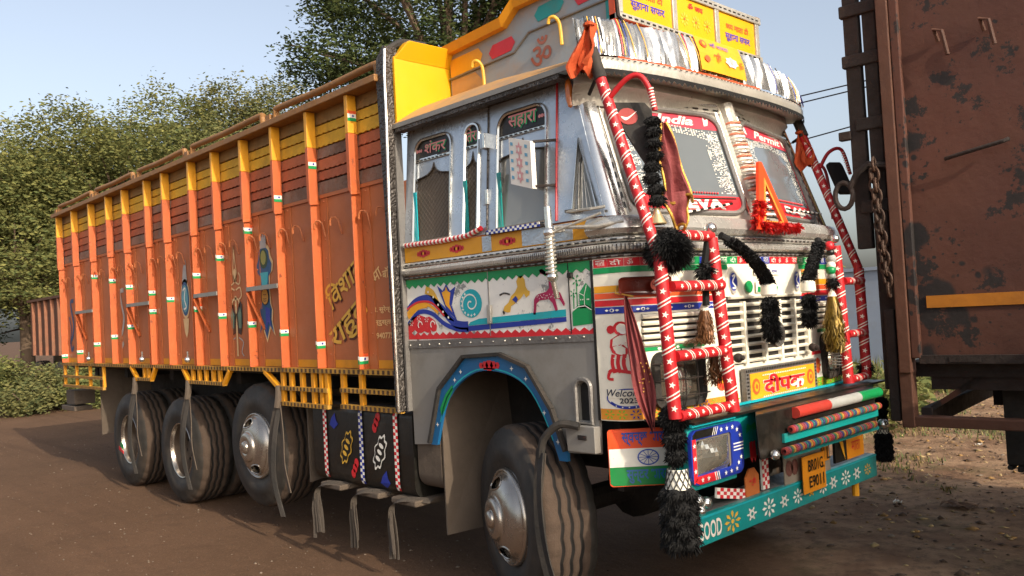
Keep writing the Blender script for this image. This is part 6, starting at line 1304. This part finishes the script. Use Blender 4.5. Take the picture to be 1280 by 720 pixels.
for i in range(5200):       # grit on the road, thinner than on the verge
    x = rng.uniform(-14, 2.2); y = rng.uniform(-3.2, 1.0) if x > -8 else rng.uniform(-3, 4)
    s = min(.018, rng.lognormal(-5.0, .45)); b = len(V); a = rng.uniform(0, 6.28); c_, s_ = math.cos(a), math.sin(a); p = oct_*np.array([s, s*.8, s*.5]); p = np.stack([p[:, 0]*c_-p[:, 1]*s_, p[:, 0]*s_+p[:, 1]*c_, p[:, 2]], 1)+(x, y, .001)
    V += p.tolist(); F += [(b+f[0], b+f[1], b+f[2]) for f in of]; MI += [rng.choice([1, 1, 1, 0])]*8
bulk('loose_stones', V, F, ST, MI, 'loose stones, grit and clods scattered over the dirt', 'stones')
V = []; F = []; MI = []
for i in range(9000):
    y = rng.uniform(1.2, 12); x = rng.uniform(-5, 6); q = y+.8*x
    if q < 3.0: continue
    if mn.noise(Vector((x*1.1, y*1.1, 7))) < -.05: continue
    z = gh(x, y); a = rng.uniform(0, 6.28); l = rng.uniform(.015, .05); w_ = l*rng.uniform(.12, .5); d = np.array([math.cos(a), math.sin(a), rng.uniform(-.1, .5)])*l; s_ = np.array([-math.sin(a), math.cos(a), rng.uniform(-.3, .3)])*w_/2; p = np.array([x, y, z+.006]); b = len(V)
    V += [(p-s_).tolist(), (p+s_).tolist(), (p+d+s_*.3).tolist(), (p+d-s_*.3).tolist()]; F.append((b, b+1, b+2, b+3)); MI.append(rng.choice([2, 3, 3, 1]))
bulk('dry_litter', V, F, ST, MI, 'dry leaves and straw strewn over the dirt verge', 'litter')
GR = [mat('grass_green', '#4c5a2a', .8, var=.3, bump=0), mat('grass_dry', '#7a7040', .8, var=.3, bump=0)]
def grass(name, n, fx, lab, h=(.02, .07)):
    V = []; F = []; MI = []
    for i in range(n):
        x, y = fx(); z = gh(x, y) if (-10 < x < 10 and y < 12) else 0; a = rng.uniform(0, 6.28); l = rng.uniform(*h); w_ = .006+l*.03; d = np.array([math.cos(a)*l*.4, math.sin(a)*l*.4, l]); s_ = np.array([-math.sin(a), math.cos(a), 0])*w_; p = np.array([x, y, z]); b = len(V)
        V += [(p-s_).tolist(), (p+s_).tolist(), (p+d).tolist()]; F.append((b, b+1, b+2)); MI.append(int(rng.random() < .45))
    bulk(name, V, F, GR, MI, lab, 'grass')
def gx1():
    while True:
        x, y = rng.uniform(-4, 6), rng.uniform(2.5, 12)
        if y+.8*x > 4.2 and mn.noise(Vector((x*.9, y*.9, 2))) > .12: return x, y
grass('short_grass', 9000, gx1, 'short patchy grass on the dirt verge')
def gx2(): a = rng.uniform(-34, -8); return a, 5.2+.17*(-a-9)+rng.exponential(1.2)-1.2
grass('roadside_grass', 14000, gx2, 'dry roadside grass under the bushes at the far left', (.1, .45))
g2 = []
def gx3(): return rng.uniform(-9, -.5), rng.uniform(11.0, 13.6)
grass('wall_grass', 5000, gx3, 'rough grass along the foot of the pale wall', (.1, .5))
for x, y, lab in ((-.05, 3.55, 'crumpled white paper scrap on the dirt, nearest the bumper'), (1.05, 4.95, 'small white scrap on the grassy dirt at the right'), (-.35, 6.4, 'tiny pale scrap on the dirt under the rusty truck')):
    P = MB(); vs = []
    for j in range(5):
        for i in range(5): vs.append((x+i*.014-.03+random.uniform(-.005, .005), y+j*.014+random.uniform(-.005, .005), gh(x, y)+.008+random.random()*.03))
    P.add(vs, [(j*5+i, j*5+i+1, j*5+i+6, j*5+i+5) for j in range(4) for i in range(4)], W_); top(P, 'paper_scrap', lab, 'litter', 'white scraps on the dirt')
P = MB(); x, y = .25, 3.62; vs = []
for j in range(6):
    for i in range(9): vs.append((x+i*.03, y+j*.03+.02*math.sin(i), gh(x, y)+.012+.03*abs(math.sin(i*.9+j*.7))))
P.add(vs, [(j*9+i, j*9+i+1, j*9+i+10, j*9+i+9) for j in range(5) for i in range(8)], mat('bark_brown', '#6b4f38', .9, dirt=.4)); top(P, 'torn_sack', 'torn brown scrap of sacking on the dirt beside the white paper', 'litter')

# ================================================================ trees and bushes
def leafmat(name, hx, var=.35):
    m = bpy.data.materials.new(name); m.use_nodes = True; t = m.node_tree; N = t.nodes; L = t.links; N.remove(N["Principled BSDF"]); out = N["Material Output"]; tc = N.new("ShaderNodeTexCoord"); c = lin(hx)
    n = N.new("ShaderNodeTexNoise"); n.inputs["Scale"].default_value = .9; n.inputs["Detail"].default_value = 3; L.new(tc.outputs["Object"], n.inputs["Vector"]); n2 = N.new("ShaderNodeTexWhiteNoise"); 
    g_ = N.new("ShaderNodeNewGeometry"); n2.noise_dimensions = '1D'; L.new(g_.outputs["Random Per Island"], n2.inputs["W"])
    ad = N.new("ShaderNodeMath"); ad.operation = 'ADD'; L.new(n.outputs["Fac"], ad.inputs[0]); L.new(n2.outputs["Value"], ad.inputs[1]); r = N.new("ShaderNodeMapRange"); r.inputs[1].default_value = .4; r.inputs[2].default_value = 1.6; L.new(ad.outputs[0], r.inputs[0])
    mx = N.new("ShaderNodeMix"); mx.data_type = 'RGBA'; L.new(r.outputs[0], mx.inputs[0]); mx.inputs[6].default_value = (c[0]*(1-var)*.8, c[1]*(1-var), c[2]*(1-var), 1); mx.inputs[7].default_value = (c[0]*(1+var*1.5), c[1]*(1+var), c[2]*(1+var*.3), 1)
    d = N.new("ShaderNodeBsdfDiffuse"); tr = N.new("ShaderNodeBsdfTranslucent"); L.new(mx.outputs[2], d.inputs[0]); L.new(mx.outputs[2], tr.inputs[0]); ms = N.new("ShaderNodeMixShader"); ms.inputs[0].default_value = .3; L.new(d.outputs[0], ms.inputs[1]); L.new(tr.outputs[0], ms.inputs[2]); L.new(ms.outputs[0], out.inputs[0]); return m
LEAF = [leafmat('leaf_olive', '#70734a'), leafmat('leaf_dark', '#4d583a'), leafmat('leaf_dusty', '#6e6f4c')]
BARK = mat('bark', '#5b4a3a', .9, dirt=.4, bump=.6, scale=6)
def make_crown(blobs, ncl, per, leaf, csz, seed, flatz=1., droop=0.):
    r_ = np.random.default_rng(seed); bl = np.array(blobs, float); wts = bl[:, 3]*bl[:, 4]; wts /= wts.sum(); id_ = r_.choice(len(bl), ncl, p=wts); d = r_.normal(size=(ncl, 3)); d /= np.linalg.norm(d, axis=1)[:, None]; rad = r_.uniform(.45, 1.05, ncl)**.6
    C_ = bl[id_, :3]+d*bl[id_][:, [3, 3, 4]]*rad[:, None]; n = ncl*per; cc = np.repeat(C_, per, 0); o = r_.normal(size=(n, 3))*csz*np.array([1, 1, .55*flatz]); sz_ = np.repeat(r_.uniform(.6, 1.3, ncl), per)[:, None]; p = cc+o*sz_; p[:, 2] -= droop*np.linalg.norm(o[:, :2], axis=1)
    a = r_.uniform(0, 2*PI, n); tl = r_.normal(0, .6, n); e1 = np.stack([np.cos(a), np.sin(a), tl*.6], 1); e1 /= np.linalg.norm(e1, axis=1)[:, None]; e2 = np.cross(e1, r_.normal(size=(n, 3))); e2 /= np.linalg.norm(e2, axis=1)[:, None]
    s = leaf*r_.uniform(.6, 1.3, n)[:, None]; V = np.stack([p-e1*s, p+e2*s*.42, p+e1*s, p-e2*s*.42], 1).reshape(-1, 3); F = np.arange(n*4).reshape(-1, 4); return V, F, C_
def tree(loc, blobs, ncl, per, leaf, csz, seed, trunk_h, tr, lab, grp, m, name='tree', limbs=26, droop=0., cat='tree', flatz=1.):
    root = empty(name, loc); tag(root, lab, cat, grp); V, F, C_ = make_crown(blobs, ncl, per, leaf, csz, seed, flatz, droop); me = bpy.data.meshes.new('crown'); V = V.astype(np.float32)
    me.vertices.add(len(V)); me.vertices.foreach_set('co', V.ravel()); me.loops.add(F.size); me.loops.foreach_set('vertex_index', F.ravel().astype(np.int32)); me.polygons.add(len(F)); me.polygons.foreach_set('loop_start', np.arange(0, F.size, 4, dtype=np.int32)); me.polygons.foreach_set('loop_total', np.full(len(F), 4, dtype=np.int32)); me.materials.append(m); me.update(calc_edges=True)
    o = bpy.data.objects.new('crown', me); col.objects.link(o); o.parent = root
    P = MB(); b0 = np.array(blobs[0][:3]); top_ = Vector((b0[0]*.6, b0[1]*.6, trunk_h))
    P.tube(spline([(0, 0, -.2), (tr*.3, .1*tr, trunk_h*.4), tuple(top_*.95)], 4), tr, BARK, 10, rs=[lerp(tr*1.25, tr*.7, k/8) for k in range(9)]); P.build('trunk', root, smooth=True, local=True)
    P = MB(); rr_ = random.Random(seed)
    for k in range(limbs):
        c = Vector(C_[rr_.randrange(len(C_))]); s0 = top_*rr_.uniform(.7, 1.0); mid = s0.lerp(c, .5)+Vector((rr_.uniform(-.3, .3), rr_.uniform(-.3, .3), rr_.uniform(0, .4))); L = spline([tuple(s0), tuple(mid), tuple(c)], 3); P.tube(L, tr*.3, BARK, 5, rs=[tr*.38*(1-.8*i/(len(L)-1)) for i in range(len(L))], cap=False)
    P.build('limbs', root, smooth=True, local=True); return root
def polar(px, dist):      # compass helper: a spot at that bearing from the photographer, used only to lay out the far planting
    v = fw*1042+r2*(px-640); v.z = 0; v.normalize(); return (2.8+v.x*dist, -3.204+v.y*dist, 0)
def blobset(rw, rh, zc, n, seed, sp_=.9):
    r_ = random.Random(seed); out = [(0, 0, zc, rw*.75, rh*.8)]
    for k in range(n): a = r_.uniform(0, 2*PI); q = r_.uniform(.3, 1.)*rw*sp_; out.append((q*math.cos(a), q*math.sin(a), zc+r_.uniform(-.6, .8)*rh, rw*r_.uniform(.25, .5), rh*r_.uniform(.25, .5)))
    return out
rows = [(-60, 33, 3.6, 3.0, 4.6), (30, 31.5, 3.4, 3.2, 4.9), (115, 33, 3.4, 3.4, 6.2), (175, 31, 3.3, 3.4, 6.2), (262, 31, 2.4, 3.2, 6.2), (335, 33, 2.6, 3.4, 6.9), (70, 39, 4., 3.6, 5.0), (210, 41, 4., 3.8, 5.8)]
labs = ['olive green tree at the far left edge, lowest of the row', 'bushy olive tree whose crown stands left of the load body', 'broad bushy tree rising above the rear posts of the load body', 'tallest tree of the far row, spiky crown above the rear of the load body', 'feathery thin topped tree behind the middle of the load body', 'thin pale tree just left of the big overhanging tree', 'darker tree standing behind the olive trees at the left', 'darker tree standing behind the tallest tree of the row']
for k, (px, dist, rw, rh, zc) in enumerate(rows):
    tree(polar(px, dist), blobset(rw, rh, zc, 11, 100+k), 560, 78, .072, .40, 50+k, 3.0, .22, labs[k], 'trees beyond the road', LEAF[0] if k in (0, 1, 2, 3) else LEAF[2] if k in (4, 5) else LEAF[1], droop=.1)
for k, (px, dist, rw, rh, zc) in enumerate(((215, 28, 2.5, 1.6, 1.9), (275, 28, 2.5, 1.8, 2.2))):
    tree(polar(px, dist), blobset(rw, rh, zc, 8, 300+k), 420, 40, .075, .36, 350+k, 1.2, .12, ('low bushy tree filling the gap under the tall row', 'low bushy tree behind the rear wheels', 'low bushy tree at the far left edge')[k], 'low trees beyond the road', LEAF[1])
# the big overhanging tree
big = [(0, 0, 9.0, 2.6, 1.7), (-.3, -.6, 6.6, 1.1, .7), (.9, .2, 6.4, 1.2, .7), (-1.6, -1.1, 6.3, .9, .6), (.2, .3, 5.6, 1.0, .6), (1.9, 1.1, 6.2, 1.1, .7), (-2.2, -.9, 7.6, 1.3, .8), (-1.2, -1.2, 7.0, 1.0, .7), (-1.8, -.8, 8.9, 1.3, .9), (1.6, .6, 8.3, 1.5, 1.), (.2, -.4, 7.3, 1.3, .9), (1.3, 1.0, 7.2, 1.2, .8), (2.6, 1.6, 9., 1.6, 1.1), (-.8, -.3, 10.4, 1.8, 1.2), (2.9, 2.1, 7.6, 1.2, .8), (-2.9, -1.5, 6.9, .6, .5)]
tree(polar(578, 16.5), big, 1000, 90, .05, .21, 77, 6.2, .26, 'big dark tree with drooping branches overhanging the truck from behind the cab', None, LEAF[1], name='overhanging_tree', limbs=60, droop=.35)
# bushes by the road at the far left
for k, (px, dist, r) in enumerate(((5, 22.8, .8), (45, 22.4, .75), (85, 22.6, .7), (125, 23.2, .7), (-30, 23, .9), (25, 21.6, .4), (102, 21.9, .42))):
    tree(polar(px, dist), blobset(r, r*.7, r*.75, 7, 500+k), 110, 30, .05, .16, 520+k, .3, .04, ('leafy bush before the old stake truck, leftmost in full view', 'leafy bush under the tail of the old stake truck', 'roadside bush touching the tail of the painted truck', 'roadside bush behind the rear wheels', 'roadside bush at the left edge', 'low weedy bush at the road edge, left one', 'low weedy bush at the road edge below the tail guard')[k], 'bushes at the road edge', LEAF[2] if k % 2 else LEAF[0], name='bush', cat='bush', limbs=8)
for k, (px, dist, r) in enumerate(((1085, 11.6, .5), (1100, 12.4, .6))):
    tree(polar(px, dist), blobset(r, r*.6, r*.6, 5, 600+k), 60, 22, .06, .16, 620+k, .2, .03, ('small bush seen between the red bars and the rusty truck', 'small bush half hidden behind the rusty truck corner')[k], 'bushes by the pale wall', LEAF[0], name='bush', cat='bush', limbs=6)
# old stake truck in the distance
c = Vector(polar(84, 24.6)); SK = empty('old_stake_truck', (c.x-2.5, c.y+1.2, 0)); tag(SK, 'distant rust brown stake truck body half hidden by bushes behind the painted truck', 'truck')
OSR = mat('old_stake_rust', '#8a5a42', .8, dirt=.4, var=.2); OSD = mat('old_stake_dark', '#5d3f32', .85, dirt=.4)
P = MB(); P.box(c.x-4, c.x+.0, c.y+.05, c.y+2.3, 1.2, 1.35, OSD); P.box(c.x-4, c.x, c.y+.06, c.y+.09, 1.35, 2.75, OSD); P.box(c.x-.03, c.x, c.y+.1, c.y+2.3, 1.35, 2.75, OSD); P.build('stake_body', SK)
for k in range(6): P = MB(); P.box(c.x-.02, c.x+.04, c.y+.05+k*.44, c.y+.12+k*.44, 1.2, 2.75, OSR); P.build('stake', SK)
for k in range(6): P = MB(); P.box(c.x-.3-k*.65, c.x-.22-k*.65, c.y-.02, c.y+.06, 1.2, 2.75, OSR); P.build('stake', SK)
P = MB(); P.box(c.x-4, c.x+.06, c.y-.03, c.y+2.35, 2.751, 2.82, OSD); P.build('top_rail', SK)
for x in (-3.4, -1.2): o = put('wheel', TY, SK, Vector((c.x+x, c.y+.05, .52))-Vector((c.x-2.5, c.y+1.2, 0)))
# pale wall behind
WALL = mat('pale_blue_wall', '#8f99a8', .8, dirt=.3, dirtcol='#8a8a86', bump=.1, scale=2)
P = MB(); P.box(-9, -.2, 13.8, 14.05, -.1, 2.15, WALL); P.box(-9.05, -.15, 13.75, 14.1, 2.151, 2.22, WALL); top(P, 'boundary_wall', 'pale blue grey boundary wall seen between the red bars and the rusty truck', 'wall')
for k in range(7):
    tree((-12+k*5.5, 22+2*math.sin(k*2.), 0), blobset(2.2, 1.2, 1.7, 7, 700+k), 150, 22, .14, .4, 720+k, 1., .12, ('first','second','third','fourth','fifth','sixth','seventh')[k]+' low bushy tree from the left behind the pale wall', 'low trees behind the wall', LEAF[k % 3], limbs=8)
# power lines
WIRE = mat('wire_black', '#2a2a2c', .6, dirt=0, bump=0)
for k, (a, b, lab) in enumerate((((-14, 15, 6.40), (10, 15, 6.36), 'highest of the thin black power lines right of the cab'), ((-14, 15, 6.14), (10, 15, 6.42), 'second black power line just under the highest one'), ((-14, 15, 4.8), (10, 15, 6.6), 'lowest black power line right of the cab'))):
    P = MB(); a, b = Vector(a), Vector(b); P.tube([a.lerp(b, t/16)-Vector((0, 0, .06*math.sin(PI*t/16))) for t in range(17)], .016, WIRE, 5); top(P, 'power_line', lab, 'cable', 'power lines')
for x, y in ((-14, 15.1), (10, 15.1)): P = MB(); P.tube([(x, y, 0), (x, y, 6.5 if x < 0 else 6.8)], .12, STEELG, 10); top(P, 'utility_pole', 'utility pole hidden behind the cab that carries the power lines' if x < 0 else 'utility pole beyond the rusty truck that carries the power lines', 'pole')

# an unseen van added ahead of the nose to shade the bumper and ground
VX = 3.35; VN = empty('added_shade_van', (VX+1.8, .55, 0)); tag(VN, 'unseen white van added ahead of the painted truck to shade its bumper', 'van')
VW = mat('van_white', '#b9b6ae', .35, dirt=.2, coat=.3)
P = MB(); prv = [(0, .45), (0, 1.55), (.15, 2.45), (.35, 2.58), (2.7, 2.55), (3.3, 1.6), (3.75, 1.35), (3.8, .45)]
P.plate(lambda u, v, o=0.: Vector((VX+u, -.25-o, v)), prv, 2.10, VW); P.build('body', VN, bevel=.04)
for y in (-.262, 1.855):
    P = MB(); P.box(VX+.5, VX+2.4, y, y+.008, 1.65, 2.3, WS); P.build('side_window', VN)
P = MB(); P.box(VX-.01, VX+.03, 0, 1.65, 1.6, 2.2, WS); P.build('rear_window', VN, bevel=.005)
for y in (-.15, 1.6): P = MB(); P.box(VX-.02, VX+.01, y, y+.12, .9, 1.3, REDL); P.build('tail_lamp', VN, bevel=.01)
for x in (.75, 2.95):
    for y in (-.28, 1.65): o = put('wheel', TY, VN, Vector((VX+x, y, .36))-Vector((VX+1.8, .55, 0))); o.scale = (.69, .69, .69); put('rim', RIMD, o)
# tiny repeated trim too small to pick apart singly stays joined
for o in bpy.data.objects:
    if o.name.split('.')[0] in ('visor_slots', 'moulding_slots', 'moulding_ribs', 'sign_frame_slots', 'surround_beads', 'glass_bead_row', 'visor_fringe', 'wire_mesh', 'valance_ribbon', 'tassel_body', 'tinsel', 'ball_string', 'ruffle') and o.name.split('.')[0] not in ('valance_ribbon',): o['kind'] = 'stuff'
